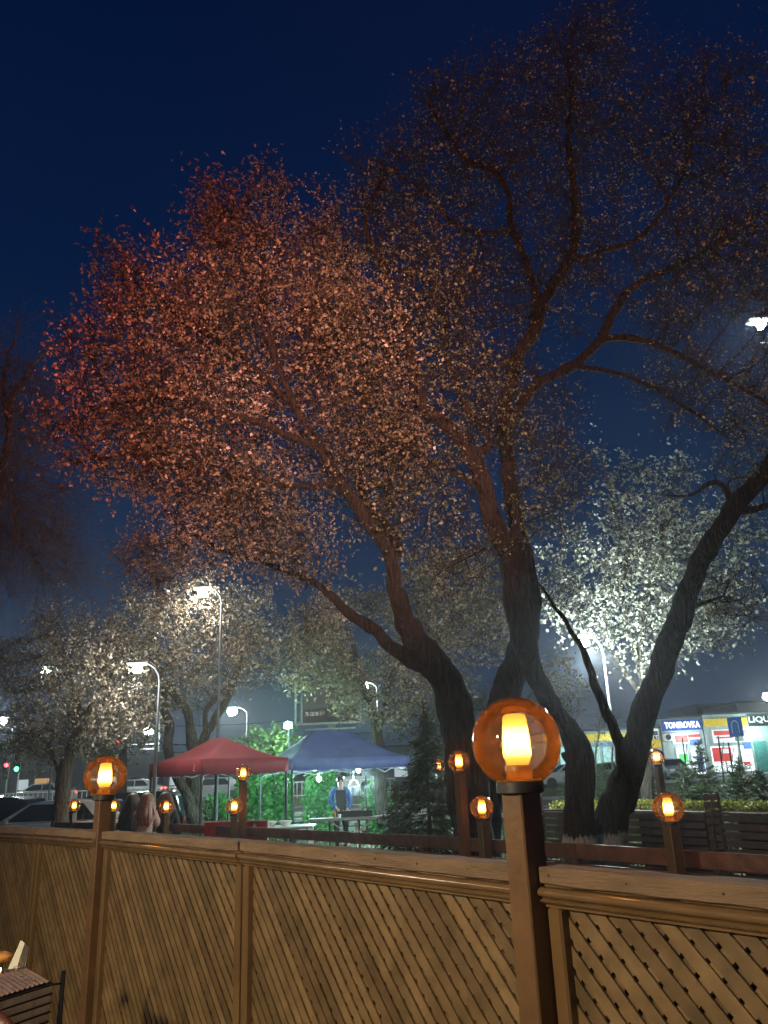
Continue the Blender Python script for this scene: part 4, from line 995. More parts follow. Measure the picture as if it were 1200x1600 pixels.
man = person('man in a blue hooded top and dark apron bent over the grill', (p[0], p[1], -.02), math.radians(8), 'grill', mat('blue_fleece', (.05, .14, .42), rough=.85, nscale=10, bump=.3), mat('dark_trousers', (.02, .02, .03), rough=.8), M_dkh, 'short', .98)
obj('apron', MB().bbox((0, -.145, 1.12), (.24, .02, .62), .01), M_black, man)
obj('tongs', MB().tube([(-.12, -.33, 1.0), (-.05, -.5, .9)], .006, 5).tube([(-.10, -.33, 1.0), (-.03, -.5, .9)], .006, 5), M_galv, man)
wl_ = [(206, 15.95, M_brown, .30, mat('dark_top', (.03, .025, .03), rough=.8), 'woman with brown hair at the left of the seated three'),
       (229, 15.6, M_auburn, .42, mat('floral_blouse', (.55, .42, .40), rough=.8, nscale=60, namt=.5), 'woman with long auburn hair and a pale patterned blouse'),
       (258, 15.75, M_brown, .24, mat('black_top', (.012, .012, .014), rough=.8), 'dark-haired woman in black behind the low globe lamp')]
bn = at(232, 1300, 15.7); t = thing('bench', 'wooden bench under the three seated women', 'bench', (bn[0], bn[1], 0))
obj('seat', MB().bbox((0, 0, .42), (1.5, .36, .05), .006), M_rail, t)
for s in (-.6, .6): obj('leg', MB().box((s, 0, .195), (.06, .3, .39)), M_rail, t)
for px, Y, hm, hl, tp, lab in wl_:
    p = at(px, 1260, Y); person(lab, (p[0], p[1], .06), math.radians(180+(px-230)*.5), 'sit', tp, mat('jeans', (.04, .05, .09), rough=.8), hm, hl, 1.08, 'women seated with their backs to the lamps')

# ------------------------------------------------------------------ cars
M_glass = mat('car_glass', (.012, .014, .016), rough=.06, spec=.9)
M_tyre = mat('tyre', (.02, .02, .02), rough=.85)
def car(label, loc, rz, paint, suv=False, group=None, lit=False):
    t = thing('parked_car' if not lit else 'passing_car', label, 'car', loc, rz, group)
    h = 1.5 if suv else 1.42
    # profile x: front at -2.2
    low_ = [(-2.2, .35), (-2.24, .55), (-2.15, .72), (-1.35, .90), (-1.05, .93), (1.7, .98), (2.15, .95), (2.2, .6), (2.15, .32), (1.75, .25), (-1.8, .25)]
    top_ = [(-1.05, .93), (-.35, h-.06), (.0, h), (.9, h+.0), (1.35, h-.05), (1.95, .98)] if not suv else [(-1.05, .93), (-.45, h-.07), (-.1, h), (1.5, h-.01), (1.95, h-.12), (2.12, .97)]
    def loft(poly, w0, w1, zlo, zhi):
        mb = MB(); n = len(poly); vs = []
        for s in (-1, 1):
            for x, z in poly:
                f = min(1, max(0, (z-zlo)/(zhi-zlo))); vs.append((x, s*(w0+(w1-w0)*f), z))
        fs = [tuple(range(n)), tuple(reversed(range(n, 2*n)))]+[(i, i+n, (i+1) % n+n, (i+1) % n) for i in range(n)]
        mb.add(vs, fs); return mb
    b = obj('body', loft(low_, .90, .84, .6, 1.0), paint, t); m_ = b.modifiers.new('b', 'BEVEL'); m_.width = .05; m_.segments = 3
    c = obj('roof', loft(top_, .80, .62, .93, h), paint, t); m_ = c.modifiers.new('b', 'BEVEL'); m_.width = .04; m_.segments = 3
    # glass
    def pane(poly, y_off=.006):
        for s in (-1, 1):
            vs = []
            for x, z in poly:
                f = (z-.93)/(h-.93); vs.append((x, s*(.80+(.62-.80)*f+y_off), z))
            vs += [(x, y-s*.02, z) for x, y, z in vs]; n = len(poly)
            mb = MB(); mb.add(vs, [tuple(range(n)), tuple(reversed(range(n, 2*n)))]+[(i, i+n, (i+1) % n+n, (i+1) % n) for i in range(n)]); obj('side_window', mb, M_glass, t)
    zt = h-.08
    if suv:
        pane([(-.78, 1.0), (-.38, zt), (.32, zt), (.32, 1.0)]); pane([(.40, 1.0), (.40, zt), (1.1, zt), (1.1, 1.0)]); pane([(1.18, 1.02), (1.18, zt), (1.7, zt-.04), (1.85, 1.05)])
    else:
        pane([(-.78, .99), (-.28, zt), (.30, zt), (.30, .99)]); pane([(.38, .99), (.38, zt), (.9, zt), (1.2, 1.06), (1.2, .99)])
    a_, b_ = top_[0], top_[1]; dx, dz = b_[0]-a_[0], b_[1]-a_[1]; L = math.hypot(dx, dz); nx, nz = -dz/L*.008, dx/L*.008
    def quad(a0, b0, wa, wb, nm, off):
        vs = [(a0[0]+off[0], -wa, a0[1]+off[1]), (a0[0]+off[0], wa, a0[1]+off[1]), (b0[0]+off[0], wb, b0[1]+off[1]), (b0[0]+off[0], -wb, b0[1]+off[1])]
        vs += [(x-off[0]*1.5, y, z-off[1]*1.5) for x, y, z in vs]
        mb = MB(); mb.add(vs, [(0, 1, 2, 3), (7, 6, 5, 4), (0, 4, 5, 1), (1, 5, 6, 2), (2, 6, 7, 3), (3, 7, 4, 0)]); obj(nm, mb, M_glass, t)
    quad((a_[0]+.05*dx, a_[1]+.05*dz), (a_[0]+.93*dx, a_[1]+.93*dz), .74, .58, 'windscreen', (nx, nz))
    a_, b_ = top_[-1], top_[-2]; dx, dz = b_[0]-a_[0], b_[1]-a_[1]; L = math.hypot(dx, dz)
    quad((a_[0]+.1*dx, a_[1]+.1*dz), (a_[0]+.9*dx, a_[1]+.9*dz), .72, .58, 'rear_window', (dz/L*.008, -dx/L*.008))
    for x in (-1.38, 1.35):
        for s in (-1, 1):
            w = obj('wheel', MB().lathe([(.20, -.1), (.31, -.1), (.325, -.06), (.325, .06), (.31, .1), (.20, .1)], n=28, M=Matrix.Rotation(math.pi/2, 4, 'X').to_3x3()), M_tyre, t, smooth=True, loc=(x, s*.80, .325))
            obj('rim', MB().lathe([(.02, .09), (.10, .105), (.205, .085), (.205, -.085), (.02, -.09)], n=20, M=Matrix.Rotation(math.pi/2*s*1.0, 4, 'X').to_3x3()), M_galv, w, smooth=True)
    for s in (-1, 1):
        obj('headlight', MB().bbox((-2.17, s*.66, .68), (.12, .34, .14), .03), mat('headlight_glass', (.8, .8, .8), rough=.1) if not lit else emis('head_glow', (1, .93, .8), 25), t)
        obj('tail_light', MB().bbox((2.165, s*.68, .8), (.08, .28, .15), .02), mat('tail_glass', (.5, .02, .02), rough=.2) if not lit else emis('tail_glow', (1, .05, .03), 8), t)
        obj('wing_mirror', MB().bbox((-.72, s*.93, 1.0), (.1, .18, .12), .03), paint, t)
        obj('door_handle', MB().box((.2, s*.885, .86), (.14, .02, .025)), M_galv, t)
    obj('bumper', MB().bbox((-2.2, 0, .42), (.12, 1.6, .18), .04), M_black, t)
    obj('number_plate', MB().box((-2.27, 0, .45), (.015, .52, .11)), M_white, t)
    return t
P_white = mat('white_car_paint', (.42, .43, .43), rough=.25, coat=1, namt=.03); P_dark = mat('dark_car_paint', (.02, .02, .024), rough=.25, coat=1, namt=.1); P_grey = mat('grey_car_paint', (.15, .16, .17), rough=.3, coat=1, namt=.05)
q = at(8, 1283, 19.4)
car('white sedan parked facing left behind the leaning tree trunk', (q[0]+1.05, 19.6, 0), 0, P_white, False, 'cars parked beyond the fence')
q = at(38, 1260, 22.4)
car('dark estate car parked behind the white sedan at the left edge', (q[0]-.2, 22.4, 0), math.pi, P_dark, True, 'cars parked beyond the fence')
q = at(190, 1260, 22.8)
car('dark estate car parked behind the seated women', (q[0]-.3, 22.8, 0), 0, P_dark, True, 'cars parked beyond the fence')
cars_far = [(468, 1238, 58, P_dark, 'dark car with red tail lights seen through the ivy between the tents'), (330, 1240, 52, P_grey, 'grey car on the far side of the road behind the red tent'), (540, 1230, 60, P_white, 'white car far behind the man'), (62, 1240, 56, P_grey, 'grey car with glowing lights passing left of the leaning tree trunk'), (140, 1238, 60, P_dark, 'dark car passing far behind the slim near lamp'), (205, 1236, 57, P_white, 'white car passing far behind the seated women')]
c0 = None
for px, py, Y, pt, lab in cars_far:
    q = at(px, py, Y); car(lab, (q[0], Y, gz(Y)+.02), 0.1, pt, False, 'cars driving on the far road', True)
for px, Y, pt, lab in ((1050, 56, P_grey, 'grey car parked before the shops right of the tall lamp'), (890, 52, P_white, 'white car parked before the yellow-banded shop'), (950, 51, P_grey, 'grey car parked between the elm trunks before the shop')):
    q = at(px, 1210, Y); car(lab, (q[0], Y, gz(Y)+.01), math.pi*.5 if px == 1050 else 0.05, pt, False, 'cars parked before the shops')

# ------------------------------------------------------------------ shops on the right
SY = 62.0
def sx_(px): return float(at(px, 1180, SY)[0])
def sz_(px, py): return float(at(px, py, SY)[2])
gS = gz(SY)+.13
def shopbox(name, label, px0, px1, top, wallm):
    t = thing(name, label, 'building', (sx_(px0), SY, gS)); w = sx_(px1)-sx_(px0); h = top-gS
    obj('wall', MB().box((w/2, 3, h/2), (w-.01, 6, h)), wallm, t)
    obj('roof', MB().box((w/2, 2.9, h+.06), (w-.006, 6.4, .12)), mat('roof_felt', (.08, .08, .09), rough=.9), t)
    return t, w, h
def lpx(t, px): return sx_(px)-t.location.x
def lz(t, px, py): return sz_(px, py)-t.location.z
def sign_rect(t, name, px0, px1, py0, py1, m, y=-.06, th=.08):
    pm = (px0+px1)/2; z0, z1 = lz(t, pm, py1), lz(t, pm, py0)
    return obj(name, MB().box(((lpx(t, px0)+lpx(t, px1))/2, y, (z0+z1)/2), (lpx(t, px1)-lpx(t, px0), th, z1-z0)), m, t)
def letters(t, par, txt, pxc, pyc, size, width, m, y=-.12):
    me = text_mesh(txt, size, .015, .012, width); me.materials.append(m)
    return obj('lettering', me, None, par, loc=(lpx(t, pxc), y, lz(t, pxc, pyc)))
def window(t, px0, px1, py0, py1, m, bars=1, y=-.02):
    w = sign_rect(t, 'window', px0, px1, py0, py1, mat('window_frame', (.4, .45, .45), rough=.5), y, .06)
    n = bars+1
    for k in range(n):
        a = px0+(px1-px0)*(k+.06)/n; b = px0+(px1-px0)*(k+.94)/n; pm = (px0+px1)/2
        z0, z1 = lz(t, pm, py1)+.06, lz(t, pm, py0)-.06
        obj('pane', MB().box(((lpx(t, a)+lpx(t, b))/2, y-.035, (z0+z1)/2), (lpx(t, b)-lpx(t, a), .01, z1-z0)), m, w)
    return w
E_cyan = emis('shop_light_cyan', (.50, .95, .92), .95); E_white = emis('shop_light_white', (.85, 1.0, 1.0), 1.7)
M_yel = mat('yellow_fascia', (.75, .52, .04), rough=.5, emit=(.9, .62, .05), estr=.22)
M_wall = mat('shop_wall', (.42, .5, .48), rough=.8, nscale=2); M_redp = mat('red_print', (.7, .06, .05), rough=.5, emit=(.9, .08, .07), estr=.35)
M_whp = mat('white_print', (.8, .8, .8), rough=.5, emit=(.9, .95, 1), estr=.45); M_blup = mat('blue_print', (.08, .15, .5), rough=.5, emit=(.1, .22, .8), estr=.3)
M_grnp = mat('green_print', (.1, .6, .15), rough=.5, emit=(.15, .8, .25), estr=.5)
# left shop
t, w, h = shopbox('shop_building', 'long low shop with a yellow band and cyan-lit windows behind the elm trunks', 850, 1036, sz_(940, 1142), M_wall)
fb = sign_rect(t, 'fascia', 852, 1004, 1147, 1158, M_yel); sign_rect(t, 'fascia', 1006, 1035, 1156, 1168, M_yel)
bb = sign_rect(t, 'banner', 1009, 1033, 1137, 1154, M_whp); 
sign_rect(t, 'red_strip', 1010, 1020, 1141, 1144, M_redp, -.105, .006); sign_rect(t, 'red_strip', 1010, 1019, 1147, 1151, M_redp, -.105, .006); sign_rect(t, 'car_picture', 1021, 1032, 1142, 1149, mat('dark_print', (.1, .13, .12)), -.105, .006)
for a, b in ((874, 896), (902, 916), (918, 938), (942, 966), (970, 996)): window(t, a, b, 1166, 1196, E_cyan, 1)
letters(t, t, 'AUTO', 955, 1163, .35, 1.6, M_blup, -.1)
wd_ = window(t, 1008, 1034, 1170, 1206, E_cyan, 0)
for k in range(5): sign_rect(t, 'price_strip', 1010, 1032, 1173+k*6, 1176+k*6, M_blup, -.068, .006)
# tinting shop
t, w, h = shopbox('shop_building', 'tinting shop with a lit blue sign board over poster-covered windows', 1038, 1104, sz_(1070, 1122), M_wall)
sb = sign_rect(t, 'sign_board', 1041, 1102, 1125, 1141, mat('sign_blue', (.02, .05, .22), rough=.4, emit=(.03, .09, .4), estr=.5), -.1, .16)
letters(t, t, 'TONIROVKA', 1071.5, 1133, .62, 2.65, emis('sign_letters', (.85, .95, 1), 3.2), -.2)
window(t, 1053, 1100, 1144, 1163, E_white, 0)
sign_rect(t, 'poster', 1058, 1078, 1149, 1160, M_redp, -.09, .006); sign_rect(t, 'poster', 1080, 1098, 1155, 1163, M_blup, -.09, .006); sign_rect(t, 'poster', 1079, 1098, 1147, 1152, M_redp, -.095, .006)
window(t, 1056, 1076, 1167, 1208, E_white, 0); sign_rect(t, 'poster', 1060, 1074, 1178, 1192, M_grnp, -.09, .006); sign_rect(t, 'poster', 1060, 1072, 1195, 1202, M_redp, -.09, .006)
d = window(t, 1079, 1100, 1167, 1211, E_white, 1); sign_rect(t, 'poster', 1087, 1098, 1180, 1205, M_blup, -.09, .006)
ac = obj('air_conditioner', MB().bbox((lpx(t, 1046), -.2, lz(t, 1046, 1152)), (.75, .35, .55), .03), M_white, None)
me_loc = Vector((t.location.x, t.location.y, t.location.z)); ac.location = me_loc; tag(ac, 'white air conditioner box left of the tinting shop window', 'air conditioner')
obj('fan_grille', MB().lathe([(.2, 0), (.2, .03), (.03, .04)], (lpx(t, 1046), -.385, lz(t, 1046, 1152)), 20, True, Matrix.Rotation(math.pi/2, 3, 'X')), M_darkmetal, ac)
# right shop
t, w, h = shopbox('shop_building', 'motor oil shop with a yellow band, red banner and bright doors at the right edge', 1106, 1260, sz_(1160, 1115), M_wall)
sign_rect(t, 'fascia', 1108, 1176, 1122, 1134, M_yel)
sg = sign_rect(t, 'sign_board', 1178, 1222, 1118, 1134, mat('sign_black', (.02, .03, .03), rough=.4), -.1, .16)
letters(t, t, 'LIQUI', 1196, 1124, .6, 1.75, M_whp, -.2)
bn_ = sign_rect(t, 'banner', 1118, 1176, 1139, 1160, M_whp); sign_rect(t, 'red_strip', 1120, 1172, 1141, 1148, M_redp, -.105, .006); sign_rect(t, 'red_strip', 1122, 1150, 1151, 1153.5, M_redp, -.105, .006); sign_rect(t, 'car_picture', 1152, 1166, 1150, 1158, mat('dark_print', (.1, .13, .12)), -.105, .006)
window(t, 1110, 1177, 1164, 1207, E_white, 2); 
vn = MB(); sign_rect(t, 'van_picture', 1113, 1143, 1168, 1190, M_redp, -.09, .006); sign_rect(t, 'van_window_picture', 1128, 1140, 1170, 1177, M_whp, -.096, .006); sign_rect(t, 'poster', 1163, 1176, 1160, 1170, M_blup, -.096, .006); sign_rect(t, 'poster', 1160, 1170, 1190, 1195, M_redp, -.096, .006)
sign_rect(t, 'door', 1180, 1200, 1158, 1207, mat('teal_door', (.08, .3, .27), rough=.5), -.03, .06); window(t, 1203, 1230, 1160, 1205, E_cyan, 1)
lamp_light('shop_front_light', (sx_(1180), SY-1.2, 3.6), 260, (.7, 1, .95), .3)
lamp_light('shop_front_light', (sx_(1075), SY-1.2, 3.4), 200, (.8, .95, 1), .3)
lamp_light('shop_front_light', (sx_(960), SY-1.6, 3.3), 160, (.7, 1, .9), .3)
# grey blocks behind the shops
for k, (a, b, py, Y, lab) in enumerate(((1150, 1260, 1097, 74, 'pale grey flat-roofed block behind the right shop'), (1088, 1148, 1102, 82, 'dark block of flats behind the tinting shop'))):
    x0, x1 = at(a, py, Y)[0], at(b, py, Y)[0]; zt = at((a+b)/2, py, Y)[2]
    t = thing('apartment_block', lab, 'building', (x0, Y, .6)); H = zt-.6
    obj('wall', MB().box(((x1-x0)/2, 4, H/2), (x1-x0, 8, H)), mat(['grey_render', 'dark_render'][k], [(.2, .2, .22), (.06, .06, .07)][k], rough=.9), t)
    obj('roof', MB().box(((x1-x0)/2, 4, H+.1), (x1-x0+.4, 8.4, .2)), mat('roof_felt', (.08, .08, .09)), t)
    for j in range(4): 
        f = obj('window', MB().box((.8+j*1.4, -.01, H-1.3), (.9, .05, 1.1)), mat('window_frame', (.4, .45, .45)), t); obj('pane', MB().box((.8+j*1.4, -.04, H-1.3), (.78, .01, .98)), M_glass, f)

# bicycles before the right shop
def bicycle(label, loc, rz):
    t = thing('bicycle', label, 'bicycle', loc, rz, 'bicycles before the right shop')
    for x in (-.52, .52):
        w = MB(); pts = [(x+.33*math.cos(a), 0, .35+.33*math.sin(a)) for a in np.linspace(0, 2*math.pi, 25)]; w.tube(pts, .02, 6, False)
        for k in range(8): a = k*math.pi/4; w.tube([(x, 0, .35), (x+.32*math.cos(a), 0, .35+.32*math.sin(a))], .004, 3)
        obj('wheel', w, M_tyre, t)
    f = MB()
    for a, b in (((-.52, .35), (-.1, .32)), ((-.52, .35), (-.2, .8)), ((-.1, .32), (-.2, .85)), ((-.1, .32), (.38, .78)), ((-.2, .78), (.38, .84)), ((.38, .9), (.52, .35))): f.tube([(a[0], 0, a[1]), (b[0], 0, b[1])], .018, 6)
    obj('frame', f, M_darkmetal, t); obj('saddle', MB().bbox((-.22, 0, .9), (.26, .14, .06), .02), M_black, t); obj('handlebar', MB().tube([(.38, -.28, 1.0), (.38, 0, .95), (.38, .28, 1.0)], .014, 6), M_galv, t)
for k, (px, lab) in enumerate(((1136, 'bicycle parked at the left before the right shop window'), (1156, 'bicycle parked nearer the parking sign pole'))):
    q = at(px, 1205, 56); bicycle(lab, (q[0], 56, gz(56)+.13), .1*k)

# ------------------------------------------------------------------ street lamps, masts, signs
M_polegrey = mat('pole_paint_grey', (.07, .075, .08), rough=.6)
E_led = emis('led_glow', (.80, 1.0, .93), 220)
def street_lamp(label, px, py, Y, arm, pr=.055, energy=300, head=.4, col=(.92, 1, .9), lit=True, grp='white street lamps'):
    p = at(px, py, Y); t = thing('street_lamp', label, 'street lamp', (p[0]+arm, p[1], gz(Y)), 0, grp); z = p[2]-gz(Y)
    s = 1 if arm > 0 else -1; A = abs(arm)
    obj('pole', MB().tube([(0, 0, 0), (0, 0, z*.5), (0, 0, z-.35)], [pr*1.1, pr*.8, pr*.6], 10), M_polegrey, t, smooth=True)
    obj('arm', MB().tube([(0, 0, z-.36)]+[(-s*A*(1-math.cos(a))*.8, 0, z-.36+.42*math.sin(a)) for a in (.4, .8, 1.2, 1.57)]+[(-s*A, 0, z+.05)], pr*.6, 8), M_polegrey, t, smooth=True)
    hd = obj('lamp_head', MB().bbox((-s*A, 0, z+.05), (head, head*.5, .08), .03), M_galv, t)
    obj('lens', MB().ball((-s*A, 0, z-.04-.003*Y), .0055*Y, 8, (1.1, 1, .8)), E_led, hd, smooth=True)  # glowing ball enlarged with distance to imitate glare
    lamp_light('street_light', p+np.array([0, -.35, -.5]), energy*2.2, col, .15)
    return t
street_lamp('street lamp glowing white in front of the pale tree', 913, 998, 16.2, .35, .04, 700, .34, (.85, 1, .97))
street_lamp('brightest street lamp at the upper right edge', 1187, 505, 14.5, 1.6, .07, 170, .5)
street_lamp('street lamp shining through the red-lit elm foliage', 317, 922, 20.3, .5, .05, 120, .5, (1, .95, .84))
street_lamp('street lamp shining through the left leafy crowns', 215, 1040, 17.2, .5, .045, 75, .45, (1, .95, .86))
street_lamp('street lamp with a curved arm above the red tent', 363, 1107, 46, .85, .06, 500, .5)
street_lamp('smaller street lamp with a curved arm left of the bare mast', 232, 1138, 62, .9, .06, 350, .45)
street_lamp('street lamp showing beside the trunk above the billboard', 568, 1068, 42, .7, .06, 450, .45)
street_lamp('street lamp at the right edge above the shops', 1199, 1084, 44, 1.0, .06, 400, .5)
street_lamp('street lamp at the left edge above the traffic light', 4, 1122, 55, .8, .06, 400, .5)
street_lamp('faint street lamp among the left crown branches', 72, 1043, 44, .8, .05, 120, .3)
# bare mast with sign gantry
p = at(248, 1090, 40); t = thing('mast', 'tall bare grey mast left of the red tent', 'mast', (p[0], 40, gz(40)))
obj('shaft', MB().tube([(0, 0, 0), (.0, 0, p[2]-gz(40))], [.14, .09], 10), M_galv, t, smooth=True)
obj('side_arm', MB().tube([(0, 0, 3.0), (-1.4, 0, 3.1)], .03, 6), M_galv, t)
for k in range(2): obj('light_strip', MB().bbox((-.75+.35*k, -.03, 3.3-.22*k), (1.3-.6*k, .06, .06), .01), emis('strip_glow', (.9, 1, .9), 1.6), t)
p = at(252, 1188, 34); t = thing('white_board', 'pale blank notice board behind the red tent left corner', 'board', (p[0], 34, gz(34)))
obj('panel', MB().bbox((0, 0, p[2]-gz(34)), (.9, .05, .7), .01), mat('pale_board', (.55, .58, .5), rough=.6), t)
for s in (-.35, .35): obj('leg', MB().box((s, .03, (p[2]-gz(34)-.35)/2), (.05, .04, p[2]-gz(34)-.36)), M_galv, t)
# traffic lights
def traffic(label, px, py, Y, which):
    p = at(px, py, Y); t = thing('traffic_light', label, 'traffic light', (p[0], Y, gz(Y)), 0, 'traffic lights'); z = p[2]-gz(Y)
    obj('pole', MB().tube([(0, .15, 0), (0, .15, z+.5)], .06, 8), M_galv, t)
    obj('housing', MB().bbox((0, 0, z), (.34, .2, 1.0), .03), M_black, t)
    for k, (c, s) in enumerate((((1, .04, .05), 1), ((1, .6, .05), 0), ((.05, 1, .25), 2))):
        on = (which == 'red' and k == 0) or (which == 'green' and k == 2)
        obj('signal_lens', MB().ball((0, -.10, z+.32-.32*k), .125, 8, (1, .35, 1)), emis('signal_'+str(k), c, 14) if on else mat('dark_lens', (.05, .05, .05), rough=.3), t, smooth=True)
traffic('traffic light showing green at the left edge', 28, 1192, 45, 'green')
traffic('traffic light showing red at the far left', 10, 1204, 52, 'red')
traffic('traffic light showing red among the branches left of the mast', 184, 1170, 50, 'red')
# parking-type sign
p = at(1149, 1136, 30); t = thing('road_sign', 'blue road sign with a white arch mark on a leaning pole', 'road sign', (p[0], 30, gz(30)), math.radians(-50)); z = p[2]-gz(30)
obj('pole', MB().tube([(0, .03, 0), (0, .03, z+.35)], .03, 8), M_galv, t)
pl = obj('plate', MB().bbox((0, 0, z), (.55, .02, .68), .01), mat('sign_plate_blue', (.03, .12, .5), rough=.4, emit=(.03, .12, .5), estr=.12), t)
mk = MB(); mk.tube([(-.13, -.016, z-.22), (-.13, -.016, z+.1), (-.07, -.016, z+.2), (0, -.016, z+.23), (.07, -.016, z+.2), (.13, -.016, z+.1), (.13, -.016, z-.22)], .02, 6)
obj('arch_mark', mk, M_white, pl)
# stakes before the shops
for k, (px, py0, Y, lab) in enumerate(((1122, 1150, 24, 'thin dark stake with a fork behind the right planter'), (1138, 1160, 25, 'thin leaning stake left of the blue sign'), (1066, 1153, 27, 'thin stake in front of the tinting shop'))):
    p = at(px, py0, Y); b = at(px+12, 1250, Y)
    o = obj('stake', MB().tube([(0, 0, 0), (p[0]-b[0]-.0, 0, p[2])], .02, 6).tube([((p[0]-b[0])*.7, 0, p[2]*.7), ((p[0]-b[0])*.7+.15, 0, p[2]*.93)], .012, 5), bk2); o.location = (b[0], Y, 0); tag(o, lab, 'stake', 'stakes behind the planter')

# ------------------------------------------------------------------ billboard
Y = 33; a = at(470, 1132, Y); b = at(566, 1132, Y); z1 = at(518, 1062, Y)[2]; z0 = a[2]
t = thing('billboard', 'billboard with white phone number above the blue tent, half hidden by leaves', 'billboard', ((a[0]+b[0])/2, Y, gz(Y))); w = b[0]-a[0]; zc = (z0+z1)/2-gz(Y); hh = z1-z0
pn = obj('panel', MB().box((0, 0, zc), (w, .15, hh)), mat('billboard_back', (.2, .2, .2)), t)
obj('poster_upper', MB().box((0, -.08, zc+hh*.17), (w-.2, .01, hh*.62)), mat('poster_pale', (.42, .36, .33), rough=.6, nscale=.6, namt=.35), pn)
obj('poster_lower', MB().box((0, -.082, zc-hh*.32), (w-.2, .01, hh*.3)), mat('poster_dark', (.17, .10, .09), rough=.6), pn)
for sx0 in (-w/2+.05, w/2-.05): obj('frame', MB().box((sx0, -.1, zc), (.08, .08, hh+.08)), M_white, t)
obj('frame', MB().box((0, -.1, zc-hh/2), (w, .08, .08)), M_white, t)
obj('side_frame', MB().box((-w/2-.22, .0, zc), (.07, .07, hh+.1)).box((-w/2-.12, 0, zc-hh*.5), (.25, .05, .05)).box((-w/2-.12, 0, zc), (.25, .05, .05)), M_white, t)
for txt, fx, fz, s, wd2 in (('78 120 00 11', -.28, -.28, .22, .68), ('www.', .22, -.2, .17, .3)):
    me = text_mesh(txt, s, .004, .004, wd2); me.materials.append(mat('white_letter', (.8, .8, .8), emit=(1, 1, 1), estr=.25)); obj('lettering', me, None, pn, loc=(fx*w, -.1, zc+fz*hh))
obj('catwalk', MB().box((0, -.45, zc-hh/2-.25), (w*.8, .5, .05)), M_galv, t)
obj('pole', MB().tube([(0, .15, 0), (0, .15, zc)], .16, 12), M_galv, t)

# ------------------------------------------------------------------ far background: railing, lit frontages, wires
M_farw = mat('far_wall', (.22, .22, .22), rough=.9)
random.seed(12)
for k, (a, b, py, Y, lab) in enumerate(((-120, 95, 1172, 95, 'far low building with lit windows behind the traffic lights'), (100, 330, 1180, 105, 'far long building with few lights behind the red tent'), (340, 640, 1172, 110, 'far dim building behind the blue tent'), (650, 850, 1165, 100, 'far dim building behind the big lamp'))):
    x0, x1 = at(a, py, Y)[0], at(b, py, Y)[0]; H = at((a+b)/2, py, Y)[2]-.6; t = thing('far_building', lab, 'building', (x0, Y, .6), 0, 'far buildings along the road'); w = x1-x0
    obj('wall', MB().box((w/2, 4, H/2), (w, 8, H)), M_farw, t); obj('roof', MB().box((w/2, 4, H+.1), (w+.4, 8.4, .2)), mat('roof_felt', (.08, .08, .09)), t)
    nW = int(w/2.4)
    for j in range(nW):
        x = 1.2+j*w/nW; lit_ = random.random() < (.75 if k == 0 else .45)
        hgt = 1.4
        ww = random.uniform(.7, 2.0); hgt = random.uniform(.7, 1.9); x += random.uniform(-.3, .3)
        f = obj('window', MB().box((x, -.01, 1.5), (ww+.12, .06, hgt+.1)), mat('dark_frame', (.1, .11, .11)), t)
        obj('pane', MB().box((x, -.05, 1.5), (ww, .01, hgt-.05)), (emis('far_lit_window', (.8, .95, 1), .55) if random.random() < .6 else emis('far_warm_window', (1, .6, .25), .5)) if lit_ else M_glass, f)
t = thing('roadside_railing', 'white metal railing along the far side of the road', 'railing', (-46, 52.5, gz(52.5)))
obj('rail', MB().tube([(0, 0, .95), (46, 0, .95)], .03, 5), M_white, t); obj('rail', MB().tube([(0, 0, .15), (46, 0, .15)], .025, 5), M_white, t)
bar = MB().tube([(0, 0, .0), (0, 0, .98)], .022, 4).mesh('bar', M_white)
for k in range(150): obj('bar', bar, None, t, loc=(k*46/149, 0, 0))
for k, (a, b, Y, sag, lab) in enumerate((((-60, 1160), (700, 1130), 38, .5, 'overhead wire crossing behind the tents'), ((-60, 1100), (420, 1175), 42, .4, 'overhead wire descending behind the left trees'), ((100, 1130), (520, 1120), 44, .3, 'upper overhead wire between the street lamps'))):
    p0, p1 = at(a[0], a[1], Y), at(b[0], b[1], Y); o = obj('overhead_wire', MB().tube([p0+(p1-p0)*s-np.array([0, 0, sag*4*s*(1-s)]) for s in np.linspace(0, 1, 14)], .02, 4), M_black); tag(o, lab, 'wire', 'overhead wires')

# ------------------------------------------------------------------ table corner with wire basket, bottom left
bc = atz(30, 1560, .98)
TZ = .80
t = thing('terrace_table', 'terrace table corner carrying the wire basket at the lower left', 'table', (bc[0]-.35, bc[1]-.1, 0), math.radians(-20))
obj('table_top', MB().bbox((0, 0, TZ-.02), (.8, .7, .04), .008), M_rail, t)
for x in (-.35, .35):
    for y in (-.3, .3): obj('leg', MB().box((x, y, TZ/2-.02), (.05, .05, TZ-.04)), M_rail, t)
RZ = .97
A_ = atz(84, 1538, RZ); B_ = atz(42, 1514, RZ); C_ = atz(-25, 1572, RZ); D_ = B_+(C_-A_)
t = thing('wire_basket', 'dark wire basket with a pale liner standing at the lower left corner', 'basket', (A_[0], A_[1], TZ))
o3 = np.array([A_[0], A_[1], TZ]); HB = RZ-TZ
cs = [p-o3 for p in (A_, B_, D_, C_)]
lin = MB(); ins = sum(cs)/4
vs = [tuple(c+(ins-c)*.03-[0, 0, .004]) for c in cs]+[tuple((c+(ins-c)*.10)*[1, 1, 0]+[0, 0, .004]) for c in cs]
lin.add(vs, [(0, 1, 5, 4), (1, 2, 6, 5), (2, 3, 7, 6), (3, 0, 4, 7), (4, 5, 6, 7)])
obj('liner', lin, mat('pale_liner', (.8, .8, .64), rough=.5, nscale=20, bump=.4), t)
